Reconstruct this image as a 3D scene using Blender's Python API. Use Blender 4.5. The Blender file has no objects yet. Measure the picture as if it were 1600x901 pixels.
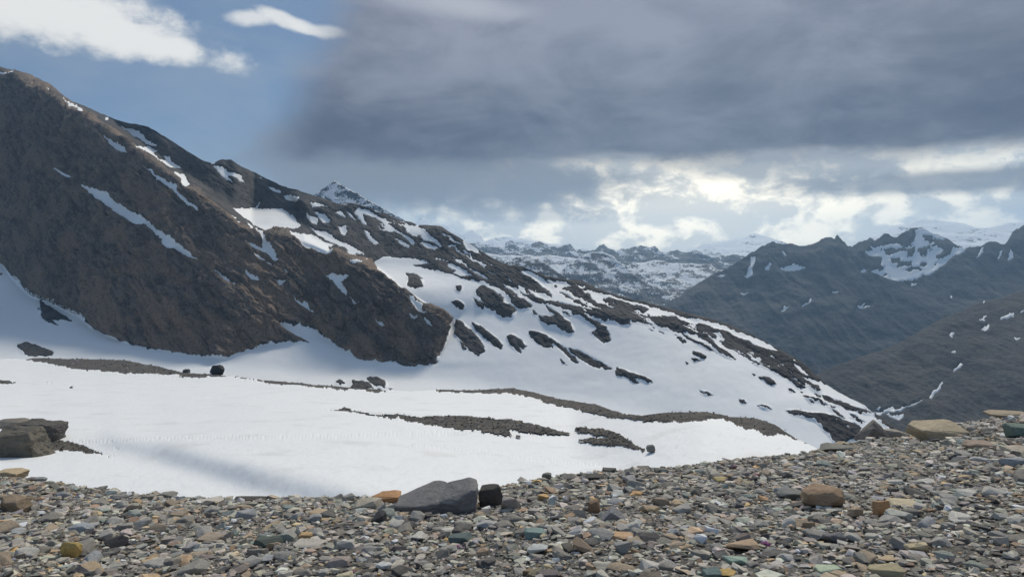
import bpy, bmesh, math, random
import numpy as np
from mathutils import Vector, Matrix

# ------------------------------------------------------------------ camera, world, sun, exposure
sc = bpy.context.scene
COL = sc.collection
F = 1150.0            # focal length in photo pixels (photo 1600 wide)
HOR = 410.0           # photo row of the true horizon
EYE = 1.6
cam = bpy.data.cameras.new('camera'); camo = bpy.data.objects.new('camera', cam); COL.objects.link(camo)
cam.sensor_width = 36.0; cam.lens = 36.0 * F / 1600.0
cam.shift_y = -(450.5 - HOR) / 1600.0
cam.clip_start = 0.1; cam.clip_end = 120000.0
camo.location = (0, 0, EYE); camo.rotation_euler = (math.radians(90), 0, 0)
sc.camera = camo

SUN_AZ, SUN_EL = math.radians(17), math.radians(42)
sdir = Vector((math.sin(SUN_AZ) * math.cos(SUN_EL), math.cos(SUN_AZ) * math.cos(SUN_EL), math.sin(SUN_EL)))
sun = bpy.data.lights.new('sun', 'SUN'); suno = bpy.data.objects.new('sun', sun); COL.objects.link(suno)
sun.energy = 1.5; sun.angle = math.radians(10); sun.color = (1.0, 0.93, 0.80)
suno.rotation_euler = sdir.to_track_quat('Z', 'Y').to_euler()
suno.location = (0, 0, 300)

sc.view_settings.view_transform = 'Standard'; sc.view_settings.look = 'None'
sc.view_settings.gamma = 1.0; sc.view_settings.use_curve_mapping = False
sc.view_settings.exposure = 0.75
sc.cycles.use_denoising = True
sc.cycles.denoiser = 'OPENIMAGEDENOISE'
sc.cycles.max_bounces = 6; sc.cycles.diffuse_bounces = 3; sc.cycles.volume_bounces = 1
sc.cycles.use_adaptive_sampling = True; sc.cycles.adaptive_threshold = 0.01
sc.cycles.caustics_reflective = False; sc.cycles.caustics_refractive = False


class S:
    """a shader value with arithmetic"""
    nt = None
    def __init__(self, s): self.s = s
    @staticmethod
    def math(op, *a, clamp=False):
        n = S.nt.nodes.new('ShaderNodeMath'); n.operation = op; n.use_clamp = clamp
        for i, v in enumerate(a):
            if isinstance(v, S): S.nt.links.new(v.s, n.inputs[i])
            else: n.inputs[i].default_value = v
        return S(n.outputs[0])
    def __add__(a, b): return S.math('ADD', a, b)
    __radd__ = __add__
    def __sub__(a, b): return S.math('SUBTRACT', a, b)
    def __rsub__(a, b): return S.math('SUBTRACT', b, a)
    def __mul__(a, b): return S.math('MULTIPLY', a, b)
    __rmul__ = __mul__
    def __truediv__(a, b): return S.math('DIVIDE', a, b)
def mx(a, b): return S.math('MAXIMUM', a, b)
def mn(a, b): return S.math('MINIMUM', a, b)
def sstep(x, lo, hi):
    n = S.nt.nodes.new('ShaderNodeMapRange'); n.interpolation_type = 'SMOOTHSTEP'
    for i, v in enumerate((x, lo, hi, 0.0, 1.0)):
        if isinstance(v, S): S.nt.links.new(v.s, n.inputs[i])
        else: n.inputs[i].default_value = v
    return S(n.outputs[0])
def mixc(f, a, b):
    n = S.nt.nodes.new('ShaderNodeMix'); n.data_type = 'RGBA'; n.clamp_factor = True
    for i, v in ((0, f), (6, a), (7, b)):
        if isinstance(v, S): S.nt.links.new(v.s, n.inputs[i])
        elif i == 0: n.inputs[0].default_value = v
        else: n.inputs[i].default_value = (*v, 1.0)
    return S(n.outputs[2])
def noise(vec, scale, detail=4.0, rough=0.55, dist=0.0, out=0):
    n = S.nt.nodes.new('ShaderNodeTexNoise')
    n.inputs['Scale'].default_value = scale; n.inputs['Detail'].default_value = detail
    n.inputs['Roughness'].default_value = rough; n.inputs['Distortion'].default_value = dist
    if vec is not None: S.nt.links.new(vec.s, n.inputs['Vector'])
    return S(n.outputs[out])
def vscale(vec, sx, sy, sz, rot=(0, 0, 0)):
    n = S.nt.nodes.new('ShaderNodeMapping'); n.inputs['Scale'].default_value = (sx, sy, sz)
    if any(rot):                                      # turn first, then stretch
        n2 = S.nt.nodes.new('ShaderNodeMapping'); n2.inputs['Rotation'].default_value = rot
        S.nt.links.new(vec.s, n2.inputs['Vector']); vec = S(n2.outputs[0])
    S.nt.links.new(vec.s, n.inputs['Vector']); return S(n.outputs[0])

def azel(px, py):
    az = math.atan((px - 800) / F); return az, math.atan((HOR - py) / F * math.cos(az))

world = bpy.data.worlds.new('World'); sc.world = world; world.use_nodes = True
S.nt = world.node_tree; S.nt.nodes.clear()
out = S.nt.nodes.new('ShaderNodeOutputWorld'); bg = S.nt.nodes.new('ShaderNodeBackground')
S.nt.links.new(bg.outputs[0], out.inputs[0])
tc = S.nt.nodes.new('ShaderNodeTexCoord'); D = S(tc.outputs['Generated'])
sx = S.nt.nodes.new('ShaderNodeSeparateXYZ'); S.nt.links.new(D.s, sx.inputs[0])
X, Y, Z = S(sx.outputs[0]), S(sx.outputs[1]), S(sx.outputs[2])
AZ = S.math('ARCTAN2', X, Y); EL = S.math('ARCSINE', Z)
nis = S.nt.nodes.new('ShaderNodeTexSky'); nis.sky_type = 'NISHITA'; nis.sun_disc = False
nis.sun_elevation = SUN_EL; nis.sun_rotation = SUN_AZ; nis.altitude = 2700; nis.air_density = 1.0; nis.dust_density = 0.6
STR = 0.1
K = 0.595 / STR                                 # cloud radiances below are written for strength 1
def col(r, g, b): return (r * K, g * K, b * K)
Ds = vscale(D, 1, 1, 2.6)
n_big = noise(Ds, 2.6, 6, 0.55)
n_mid = noise(Ds, 7.0, 7, 0.6)
n_cum = noise(vscale(D, 1, 1, 1.7), 17.0, 8, 0.6, 0.3)
n_fine = noise(vscale(D, 1, 1, 1.5), 34.0, 6, 0.6)
n_str = noise(vscale(D, 1, 1, 2.3), 5.0, 8, 0.62, 0.8)
def blob(px, py, rx, ry, rot=0.0, soft=0.6, rag=0.5, nz=None):
    """soft-edged cloud centred on a direction; rx, ry in photo pixels"""
    a0, e0 = azel(px, py); c, s_ = math.cos(rot), math.sin(rot)
    da, de = (AZ - a0), (EL - e0)
    u = (da * c + de * s_) * (F / rx); v = (de * c - da * s_) * (F / ry)
    d = S.math('SQRT', u * u + v * v) + ((nz or n_mid) - 0.5) * (2 * rag)
    return 1.0 - sstep(d, 1.0 - soft, 1.0 + soft * 0.5)
base = S(nis.outputs[0])
pale = sstep(EL, 0.20, -0.02)
dim = S.nt.nodes.new('ShaderNodeVectorMath'); dim.operation = 'SCALE'; dim.inputs['Scale'].default_value = 0.42
S.nt.links.new(base.s, dim.inputs[0]); base = mixc(0.5, S(dim.outputs[0]), col(0.11, 0.215, 0.40))
base = mixc(pale * 0.75, base, col(0.40, 0.53, 0.65))
veil = sstep(n_str * 0.5 + n_mid * 0.5, 0.42, 0.62) * 0.3
base = mixc(veil + 0.22, base, col(0.30, 0.37, 0.45))
# loose white cumulus in the clear part of the sky
loose = sstep(n_big * 0.6 + n_mid * 0.4, 0.56, 0.68) * sstep(EL, 0.22, 0.5)
base = mixc(loose * 0.85, base, col(0.80, 0.81, 0.82))
for (px, py, rx, ry, rot, k) in ((70, 22, 210, 34, -0.10, 1.0), (215, 62, 130, 24, -0.16, 1.0), (20, 5, 160, 40, 0, 1.0), (398, 28, 34, 11, 0.1, .8), (440, 30, 36, 9, -0.35, .75), (478, 44, 34, 8, -0.3, .7), (514, 50, 30, 8, 0.0, .75)):
    base = mixc(blob(px, py, rx, ry, rot, 0.62, 1.3, n_cum * 0.5 + n_fine * 0.35 + n_mid * 0.15) * k, base, col(0.84, 0.84, 0.82))
# bright cumulus band along the horizon
band = sstep(EL, 0.005, 0.03) * sstep(EL, 0.19, 0.13)
side = sstep(AZ, -0.24, -0.02)
cum = sstep(n_cum * 0.55 + n_fine * 0.2 + n_mid * 0.25, 0.465, 0.575)
glow = blob(1060, 325, 400, 115, 0, 0.95, 0.25)
base = mixc(band * side * 0.55, base, col(0.50, 0.56, 0.60))
base = mixc(glow * 0.8, base, col(1.0, 0.95, 0.82))
base = mixc(cum * band * side * (0.3 + glow * 0.7), base, col(1.65, 1.5, 1.18))
# grey flat cloud under the bank
for (px, py, rx, ry, k) in ((740, 287, 290, 46, .96), (560, 255, 200, 75, .85), (1480, 283, 260, 20, .85), (1230, 262, 200, 22, .6), (830, 335, 140, 16, .5)):
    base = mixc(blob(px, py, rx, ry, 0, 0.55, 0.75, n_cum * 0.5 + n_mid * 0.5) * k, base, col(0.21, 0.235, 0.28))
# the dark cloud bank: its left edge leans to the right with height
edge = (EL - 0.133) * 0.42 - 0.325
left = sstep(AZ - edge + (n_mid - 0.5) * 0.08, -0.03, 0.055 + 0 * 1)
low = sstep(EL + (n_mid - 0.5) * 0.05 + (n_cum - 0.5) * 0.03, 0.118, 0.150)
cover = mx(sstep(n_big, 0.40, 0.55), sstep(EL, 0.62, 0.36))
rear = sstep(AZ, 1.9, 1.2)
bank = left * low * cover * rear
tone = sstep(n_big * 0.3 + n_mid * 0.3 + n_str * 0.4, 0.39, 0.63)
up = sstep(EL, 0.14, 0.36)
bc = mixc(mn(tone * 0.55 + up * 0.65, 1.0), col(0.050, 0.061, 0.103), col(0.275, 0.295, 0.36))
base = mixc(bank * 0.97, base, bc)
base = mixc(blob(720, 8, 130, 20, -0.1, 0.8, 0.7) * 0.45, base, col(0.62, 0.63, 0.66))
# thin cloud glowing round the veiled sun, above the picture
dot = S.nt.nodes.new('ShaderNodeVectorMath'); dot.operation = 'DOT_PRODUCT'
S.nt.links.new(D.s, dot.inputs[0]); dot.inputs[1].default_value = sdir
sg = S(dot.outputs['Value'])
base = mixc(sstep(sg, 0.955, 1.0) * 0.9, base, col(2.4, 2.3, 2.15))
S.nt.links.new(base.s, bg.inputs[0]); bg.inputs[1].default_value = STR
world.cycles.sampling_method = 'MANUAL'; world.cycles.sample_map_resolution = 512

# ------------------------------------------------------------------ numpy helpers
def _h(ix, iy, iz, seed):
    with np.errstate(over='ignore'):
        h = (ix.astype(np.uint32) * np.uint32(374761393) + iy.astype(np.uint32) * np.uint32(668265263)
             + iz.astype(np.uint32) * np.uint32(2147483647 - 1234567) + np.uint32(seed * 974711 + 77))
        h = (h ^ (h >> np.uint32(13))) * np.uint32(1274126177)
        h = (h ^ (h >> np.uint32(16))) * np.uint32(2246822519)
        h = h ^ (h >> np.uint32(15))
    return (h & np.uint32(0xFFFFFF)).astype(np.float32) / np.float32(0x7FFFFF) - 1.0
def vnoise(x, y, z, seed=0):
    fx, fy, fz = np.floor(x), np.floor(y), np.floor(z)
    ix, iy, iz = fx.astype(np.int64), fy.astype(np.int64), fz.astype(np.int64)
    u, v, w = x - fx, y - fy, z - fz
    u = u * u * (3 - 2 * u); v = v * v * (3 - 2 * v); w = w * w * (3 - 2 * w)
    r = 0
    for k in (0, 1):
        a = _h(ix, iy, iz + k, seed) * (1 - u) + _h(ix + 1, iy, iz + k, seed) * u
        b = _h(ix, iy + 1, iz + k, seed) * (1 - u) + _h(ix + 1, iy + 1, iz + k, seed) * u
        r = r + (a * (1 - v) + b * v) * (w if k else 1 - w)
    return r
def fbm(x, y, z, oct=4, seed=0, gain=0.5, ridged=False):
    a, s, tot = 1.0, 0, 0
    for o in range(oct):
        n = vnoise(x, y, z, seed + o * 31)
        if ridged: n = 1 - 2 * np.abs(n)
        s = s + a * n; tot += a; a *= gain
        x, y, z = x * 2.03 + 11.7, y * 2.03 + 5.1, z * 2.03 + 3.3
    return s / tot

def mesh_np(name, V, faces, mat, parent=None, smooth=True, attrs=None):
    """faces: (n,3) or (n,4) int array"""
    k = faces.shape[1]; me = bpy.data.meshes.new(name)
    me.vertices.add(len(V)); me.vertices.foreach_set('co', np.ascontiguousarray(V, dtype=np.float32).ravel())
    me.loops.add(faces.size); me.loops.foreach_set('vertex_index', np.ascontiguousarray(faces, dtype=np.int32).ravel())
    me.polygons.add(len(faces)); me.polygons.foreach_set('loop_start', np.arange(0, faces.size, k, dtype=np.int32))
    try: me.polygons.foreach_set('loop_total', np.full(len(faces), k, dtype=np.int32))
    except Exception: pass
    me.polygons.foreach_set('use_smooth', np.full(len(faces), smooth))
    for an, arr in (attrs or {}).items():
        if arr.ndim == 1:
            at = me.attributes.new(an, 'FLOAT', 'POINT'); at.data.foreach_set('value', arr.astype(np.float32))
        else:
            at = me.attributes.new(an, 'FLOAT_COLOR', 'POINT')
            c = np.ones((len(arr), 4), np.float32); c[:, :3] = arr; at.data.foreach_set('color', c.ravel())
    me.update(calc_edges=True); me.materials.append(mat)
    o = bpy.data.objects.new(name, me); COL.objects.link(o)
    if parent is not None: o.parent = parent
    return o
def sub_mesh(name, V, faces, mat, **kw):
    used, inv = np.unique(faces, return_inverse=True)
    at = kw.pop('attrs', None)
    if at: kw['attrs'] = {k: v[used] for k, v in at.items()}
    return mesh_np(name, V[used], inv.reshape(faces.shape), mat, **kw)
def tag(o, label=None, cat=None, group=None, kind=None):
    for k, v in (('label', label), ('category', cat), ('group', group), ('kind', kind)):
        if v: o[k] = v
    return o

# ------------------------------------------------------------------ rasters (drawing board for where snow and rock lie)
RS, RX0, RW, RH = 2, -420, 2140, 910
def raster(v=0.0): return np.full((RH * RS, RW * RS), v, np.float32)
def fill(R, pts, val):
    p = (np.array(pts, float) - (RX0, 0)) * RS
    x0, y0 = np.maximum(np.floor(p.min(0)).astype(int), 0); x1, y1 = np.ceil(p.max(0)).astype(int) + 1
    x1, y1 = min(x1, R.shape[1]), min(y1, R.shape[0])
    if x1 <= x0 or y1 <= y0: return
    gx, gy = np.meshgrid(np.arange(x0, x1) + .5, np.arange(y0, y1) + .5)
    ins = np.zeros(gx.shape, bool); q = np.roll(p, -1, 0)
    for (ax, ay), (bx, by) in zip(p, q):
        if ay == by: continue
        c = (ay > gy) != (by > gy)
        ins ^= c & (gx < (bx - ax) * (gy - ay) / (by - ay) + ax)
    R[y0:y1, x0:x1][ins] = val
def box1(R, r, ax):
    n = R.shape[ax]; P = np.pad(R, [(r + 1, r) if a == ax else (0, 0) for a in (0, 1)], mode='edge')
    c = np.cumsum(P, axis=ax, dtype=np.float64)
    lo = [slice(None)] * 2; hi = [slice(None)] * 2
    lo[ax] = slice(0, n); hi[ax] = slice(2 * r + 1, 2 * r + 1 + n)
    return ((c[tuple(hi)] - c[tuple(lo)]) / (2 * r + 1)).astype(np.float32)
def blur(R, sig, it=2):
    r = max(1, int(round(sig * RS)))
    for _ in range(it): R = box1(box1(R, r, 0), r, 1)
    return R
def samp(R, px, py):
    x = np.clip((px - RX0) * RS - .5, 0, R.shape[1] - 1.001); y = np.clip(py * RS - .5, 0, R.shape[0] - 1.001)
    ix, iy = x.astype(int), y.astype(int); fx, fy = x - ix, y - iy
    return (R[iy, ix] * (1 - fx) + R[iy, ix + 1] * fx) * (1 - fy) + (R[iy + 1, ix] * (1 - fx) + R[iy + 1, ix + 1] * fx) * fy
def crop(ox, oy, s):
    return lambda *a: [(ox + a[i] * s, oy + a[i + 1] * s) for i in range(0, len(a), 2)]
c1 = crop(0, 80, .2886); c2 = crop(0, 330, .2997); c3 = crop(330, 240, .2886); c4 = crop(390, 380, .2886)
c5 = crop(690, 340, .2886); c6 = crop(1040, 320, .3551); c7 = crop(740, 340, .25); c8 = crop(900, 440, .3125)
cm = crop(400, 560, .4125); cl = crop(0, 640, .2896); cr = crop(1200, 620, .3118); P1 = crop(0, 0, 1)

def label_cells(M, region):
    """connected components of True cells (4-neighbour, same region id)"""
    H, W = M.shape; L = np.zeros((H, W), np.int32); par = [0]
    def find(a):
        while par[a] != a: par[a] = par[par[a]]; a = par[a]
        return a
    prev = []
    for y in range(H):
        m = M[y]; key = np.where(m, region[y] + 1, 0)
        ch = np.flatnonzero(np.diff(np.concatenate(([-1], key, [-1])))) 
        runs = []
        for a, b in zip(ch[:-1], ch[1:]):
            if key[a] == 0: continue
            par.append(len(par)); l = len(par) - 1
            L[y, a:b] = l; runs.append((a, b, l, key[a]))
        j = 0
        for (a, b, l, k) in runs:
            for (pa, pb, pl, pk) in prev:
                if pa < b and pb > a and pk == k:
                    ra, rb = find(l), find(pl)
                    if ra != rb: par[max(ra, rb)] = min(ra, rb)
        prev = runs
    root = np.array([find(i) for i in range(len(par))]); return root[L]

# ------------------------------------------------------------------ materials
def mat_new(name, rough=0.9):
    m = bpy.data.materials.new(name); m.use_nodes = True; S.nt = m.node_tree
    b = S.nt.nodes['Principled BSDF']; b.inputs['Roughness'].default_value = rough
    b.inputs['Specular IOR Level'].default_value = 0.25
    g = S.nt.nodes.new('ShaderNodeNewGeometry')
    return m, b, S(g.outputs['Position'])
def bump(b, h, strength, dist):
    n = S.nt.nodes.new('ShaderNodeBump'); n.inputs['Strength'].default_value = strength; n.inputs['Distance'].default_value = dist
    S.nt.links.new(h.s, n.inputs['Height']); S.nt.links.new(n.outputs[0], b.inputs['Normal'])
def setc(b, c): S.nt.links.new(c.s, b.inputs['Base Color'])
def mat_rock(name, a, bcol, c, sc_, strata=(0, 0, 0), bstr=0.8, bd=1.0):
    m, b, pos = mat_new(name)
    q = vscale(pos, sc_ * .45, sc_ * .45, sc_ * 1.7, strata)
    n1 = noise(q, 1.0, 8, .62, .4); n2 = noise(vscale(pos, .6, .6, 1.6, strata), sc_ * .22, 6, .6, .6); n3 = noise(pos, sc_ * 5.0, 5, .6)
    cc = mixc(sstep(n1, .38, .62), a, bcol)
    cc = mixc(sstep(n2, .46, .60) * .7, cc, c)
    cc = mixc(sstep(n3, .30, .46), tuple(v * .5 for v in a), cc)
    cc = mixc(sstep(n3, .52, .70) * .5, cc, tuple(min(1, v * 1.9) for v in bcol))
    setc(b, cc); bump(b, n1 * .7 + n3 * .35, bstr, bd)
    return m
def mat_snow(name, sc_, dirty=0.15, bstr=0.25, bd=0.3, alb=(.87, .875, .868)):
    m, b, pos = mat_new(name, .65)
    n1 = noise(pos, sc_ * .15, 5, .6); n2 = noise(vscale(pos, 1, .45, 1), sc_, 4, .55)
    cc = mixc(sstep(n1, .52, .75) * dirty, alb, (.62, .60, .56))
    n4 = noise(vscale(pos, 4, .6, 1, (0, 0, .5)), sc_ * .8, 5, .6)
    cc = mixc(sstep(n4, .55, .8) * dirty, cc, (.60, .60, .60))
    setc(b, cc); bump(b, n2, bstr, bd)
    return m
STRATA = (0.0, math.radians(-38), 0.0)
M_face = mat_rock('brown_rock', (.080, .067, .060), (.195, .153, .124), (.275, .195, .137), .08, STRATA, 1.0, 6.0)
M_ridge = mat_rock('grey_rock', (.026, .026, .029), (.066, .062, .062), (.092, .082, .075), .07, STRATA, 1.0, 4.0)
M_right = mat_rock('far_rock', (.022, .024, .031), (.048, .049, .055), (.080, .070, .060), .014, (0, 0, 0), 1.0, 14.0)
M_spur = mat_rock('brown_slope', (.028, .028, .031), (.064, .059, .057), (.10, .084, .068), .016, (0, 0, 0), 1.0, 10.0)
M_snow = mat_snow('slope_snow', .05, .22, .3, 1.2)
M_snowf = mat_snow('far_snow', .01, .05, .1, 3.0)
M_field = mat_snow('field_snow', .6, .45, .6, .20)
M_moraine = mat_rock('moraine_rubble', (.040, .037, .035), (.105, .095, .085), (.145, .126, .104), .9, (0, 0, 0), 1.0, .5)

# ------------------------------------------------------------------ relief builder: landform from slope, mapped to metres
def relief(px0, px1, ds, nv, sky, bot, d0, slope, mask=None, region=None, jump=None, rough=None, snowh=1.2,
           jag=0.0, warp=2.4, edge_noise=.28, seed=0, back=14, back_slope=-.7, wig=None, calm=None, lift=0.0):
    """sky, bot: photo rows of the crest and foot along the landform; slope(px,py) its steepness. Returns vertex grids"""
    px = np.arange(px0, px1 + ds, ds, dtype=float); nu = len(px)
    sp = np.array(sky, float); bp = np.array(bot, float)
    sy = np.interp(px, sp[:, 0], sp[:, 1])
    sj = jag * fbm(px / 14.0, px * 0 + seed, px * 0, 5, seed, .65) if jag else px * 0
    sm = lambda a, r=45: np.convolve(np.pad(np.convolve(np.pad(a, r, mode='edge'), np.ones(2 * r + 1) / (2 * r + 1), 'valid'), r, mode='edge'), np.ones(2 * r + 1) / (2 * r + 1), 'valid')
    by = sm(np.interp(px, bp[:, 0], bp[:, 1])); by = np.maximum(by, sy + 6)
    v = np.linspace(0, 1, nv)[:, None]
    PY = by[None] + (sy - by)[None] * v + sj[None] * v ** 10; PX = np.repeat(px[None], nv, 0)
    T = (HOR - PY) / F
    ts = slope(PX, PY)
    den = np.maximum(ts - T, .04)
    dl = np.zeros_like(PX); dT = np.diff(T, axis=0); dm = .5 * (den[1:] + den[:-1])
    dl[1:] = dT / dm
    if jump is not None: dl[1:] += samp(jump, PX[1:], PY[1:]) * np.abs(np.diff(PY, axis=0))
    d0v = np.interp(px, [a for a, _ in d0], [b for _, b in d0]) if isinstance(d0, list) else np.full(nu, float(d0))
    d0v = sm(d0v, 60)
    dep = np.exp(np.log(d0v)[None] + np.cumsum(dl, 0))
    if calm is not None:                              # even out the distance along the slope away from the face
        ld = np.log(dep); ry = np.arange(np.floor(PY.min()), np.ceil(PY.max()) + 1.0, 1.5)
        G_ = np.zeros((len(ry), nu), np.float32); M_ = np.zeros_like(G_)
        for j in range(nu):
            G_[:, j] = np.interp(ry, PY[::-1, j], ld[::-1, j]); M_[:, j] = (ry >= PY[-1, j] - 1) & (ry <= PY[0, j] + 1)
        M_ *= np.stack([1 - .97 * samp(calm, PX[0], np.full(nu, y_)) for y_ in ry]); G_ *= M_
        for _ in range(3): G_, M_ = box1(box1(G_, 40, 1), 2, 0), box1(box1(M_, 40, 1), 2, 0)
        G_ /= np.maximum(M_, 1e-4)
        iy_ = np.clip((PY - ry[0]) / 1.5, 0, len(ry) - 1.001); i0 = iy_.astype(int); fy_ = iy_ - i0; jj = np.arange(nu)[None]
        lb = G_[i0, jj] * (1 - fy_) + G_[i0 + 1, jj] * fy_
        wc = samp(calm, PX, PY); dep = np.exp(ld * wc + lb * (1 - wc))
    P = np.stack([dep * (PX - 800) / F, dep, EYE + dep * T], -1)
    du = np.gradient(P, axis=1); dv = np.gradient(P, axis=0)
    N = np.cross(du, dv); N /= np.linalg.norm(N, axis=-1, keepdims=True) + 1e-9
    N[N[..., 2] < 0] *= -1
    N = np.stack([box1(box1(N[..., i].astype(np.float32), 4, 0), 4, 1) for i in range(3)], -1)
    N /= np.linalg.norm(N, axis=-1, keepdims=True) + 1e-9
    pm = dep / F                                                # metres per photo pixel
    if mask is not None:
        wx = fbm(PX / 9.0, PY / 9.0, PX * 0 + seed, 4, seed + 5, .7) * warp * 2; wy = fbm(PX / 9.0, PY / 9.0, PX * 0 + seed + 9.5, 4, seed + 7, .7) * warp * 2
        f = samp(mask, PX + wx, PY + wy) - .5
        f = f + edge_noise * (fbm(PX / 7.0 - PY / 12.0, PY / 6.0 + PX / 12.0, PX * 0 + seed, 4, seed + 5, .75) * 1.5) * (1 - np.abs(f) * 1.1)
    else: f = np.full(PX.shape, -.5)
    rg = rough(P, pm, PX, PY) if rough else 0
    wr = np.clip(1.12 - 1.25 * samp(blur(mask, 3.0, 2), PX, PY), .02, 1) if mask is not None else 1.0
    h = np.clip(f * 4, -1, 1) * snowh * pm
    R = P + N * (rg * wr - np.clip(h, 0, None) + lift * pm * np.clip(-f * 3, 0, 1))[..., None]
    sw = wig(P, pm, PX, PY) if wig is not None else 0
    W = P + N * (np.where(h > 0, h, h * 1.5) + rg * wr + sw)[..., None]
    if back:                                                    # the far side of the crest
        k = np.arange(1, back + 1)[:, None, None]
        ext = lambda A: np.concatenate([A, A[-1:] + np.concatenate([A[-1:, :, 0:1] * .035 * k, A[-1:, :, 1:2] * .035 * k, A[-1:, :, 1:2] * .035 * k * back_slope], -1)], 0)
        R, W = ext(R), ext(W)
        f = np.concatenate([f, np.repeat(f[-1:], back, 0)], 0)
        PX = np.concatenate([PX, np.repeat(PX[-1:], back, 0)], 0); PY = np.concatenate([PY, np.repeat(PY[-1:], back, 0)], 0)
        dep = np.concatenate([dep, R[nv:, :, 1]], 0)
    return dict(R=R, W=W, f=f, PX=PX, PY=PY, dep=dep, nu=nu, nv=R.shape[0], N=N)
def cells(g):
    nu, nv = g['nu'], g['nv']; i = np.arange(nv * nu).reshape(nv, nu)
    Q = np.stack([i[:-1, :-1], i[:-1, 1:], i[1:, 1:], i[1:, :-1]], -1)
    fc = .25 * (g['f'][:-1, :-1] + g['f'][:-1, 1:] + g['f'][1:, :-1] + g['f'][1:, 1:])
    return Q, fc
def grow(L, allow, it=3):
    for _ in range(it):
        for ax, s in ((0, 1), (0, -1), (1, 1), (1, -1)):
            Z_ = np.roll(L, s, ax); L = np.where((L == 0) & allow, Z_, L)
    return L

# ------------------------------------------------------------------ far ranges
def far_range(name, label, px0, px1, ds, nv, sky, bot, d0, tan_s, mat, jag, amp, wav, seed, ramp=None):
    def rough(P, pm, PX, PY):
        v = np.clip((PY.max(0)[None] - PY) / (PY.max(0) - PY.min(0) + 1)[None], 0, 1)
        return amp * (fbm(P[..., 0] / wav, P[..., 1] / wav, P[..., 2] / wav, 6, seed, .55, True)) * (1 - .6 * v)
    g = relief(px0, px1, ds, nv, sky, bot, d0, lambda x, y: np.full(x.shape, tan_s), None, None, None, rough, jag=jag, seed=seed, back=4)
    Q, fc = cells(g)
    o = mesh_np(name, g['R'].reshape(-1, 3), Q.reshape(-1, 4), mat)
    tag(o, label, 'mountain', kind='structure'); return o
def mat_snowy(name, amount, sc_, rock=(.075, .075, .08), z0=-400, z1=600):
    """bare rock with snow lying on gentler ground"""
    m, b, pos = mat_new(name, .8)
    g = S.nt.nodes.new('ShaderNodeNewGeometry'); sp = S.nt.nodes.new('ShaderNodeSeparateXYZ'); S.nt.links.new(g.outputs['Normal'], sp.inputs[0])
    pz = S.nt.nodes.new('ShaderNodeSeparateXYZ'); S.nt.links.new(pos.s, pz.inputs[0])
    n1 = noise(pos, sc_, 7, .62); n2 = noise(pos, sc_ * 6, 5, .6)
    k = S(sp.outputs[2]) * .9 + (n1 - .5) * 1.5 + (n2 - .5) * .9 + (S(pz.outputs[2]) - z0) * (.35 / (z1 - z0))
    cc = mixc(sstep(n2, .4, .7), rock, tuple(v * 1.6 for v in rock))
    setc(b, mixc(sstep(k, 1.02 - amount, 1.12 - amount), cc, (.84, .85, .86)))
    bump(b, n1 + n2 * .5, .6, 12.0)
    return m
MA1 = mat_snowy('glacier_range', .28, .003, z0=-200, z1=1500)
MA2 = mat_snowy('snowy_range', .0, .008, z0=-300, z1=500)
MA3 = mat_snowy('patchy_foothill', .06, .009, (.055, .055, .06), z0=-800, z1=400)
MA4 = mat_snowy('dark_foothill', -.05, .003, (.05, .05, .055), z0=-800, z1=300)
far_range('glacier_mountain', 'very far pale snow peaks above the left ridge', 560, 1000, 2, 40,
    P1(560, 372, 600, 362, 640, 352, 650, 348, 661, 340, 667, 342, 674, 353, 683, 348, 697, 351, 712, 362, 725, 367, 738, 359, 748, 367, 757, 378, 770, 373, 790, 369, 805, 371, 830, 376, 900, 388, 1000, 400),
    P1(560, 430, 1000, 430), 10500, .3, MA1, 1.6, 60, 500, 3)
far_range('glacier_mountain', 'far pale glacier dome above the valley gap', 1020, 1360, 2, 50,
    P1(1020, 412, 1060, 398, 1083, 388, 1100, 381, 1132, 377, 1147, 373, 1182, 366, 1196, 368, 1218, 377, 1239, 384, 1290, 392, 1360, 402),
    P1(1020, 440, 1360, 440), 10000, .26, MA1, 1.2, 60, 500, 8)
far_range('glacier_mountain', 'big far glacier mountain rising behind the patchy peak on the right', 1280, 1900, 2, 60,
    P1(1280, 405, 1324, 386, 1360, 370, 1395, 352, 1416, 350, 1441, 342, 1466, 346, 1487, 346, 1505, 350, 1525, 358, 1545, 355, 1560, 352, 1600, 345, 1650, 338, 1750, 352, 1900, 370),
    P1(1280, 440, 1900, 440), 8600, .28, MA1, 1.2, 60, 500, 12)
far_range('snowy_range', 'jagged blue snow-streaked peaks along the horizon', 690, 1260, 1.5, 70,
    P1(690, 392) + c7(0, 160, 60, 165, 100, 180, 195, 190, 200, 160, 240, 150, 290, 190, 350, 165, 400, 140, 440, 155, 490, 180, 540, 185, 600, 165, 640, 200, 700, 205, 760, 205, 790, 180, 815, 172, 850, 190, 890, 215, 930, 195, 980, 185, 1020, 180, 1050, 175, 1100, 185, 1130, 178, 1160, 210, 1200, 220, 1270, 200, 1300, 208, 1350, 215, 1380, 205, 1420, 225, 1500, 235, 1600, 240) + P1(1200, 402, 1260, 405),
    P1(690, 470, 1260, 470), 7400, .6, MA2, 4.5, 48, 260, 21)
far_range('snowy_plateau', 'snow-patched rolling plateau in front of the jagged far peaks', 730, 1200, 1.5, 80,
    P1(730, 400) + c7(60, 225, 200, 240, 330, 245, 500, 240, 600, 250, 700, 275, 960, 305, 1000, 292, 1080, 278, 1130, 268, 1180, 275, 1240, 288, 1330, 295, 1420, 290, 1480, 295, 1530, 330) + P1(1150, 425, 1200, 440),
    P1(730, 520, 1200, 520), 5400, .42, MA3, 2.0, 34, 210, 33)
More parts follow.
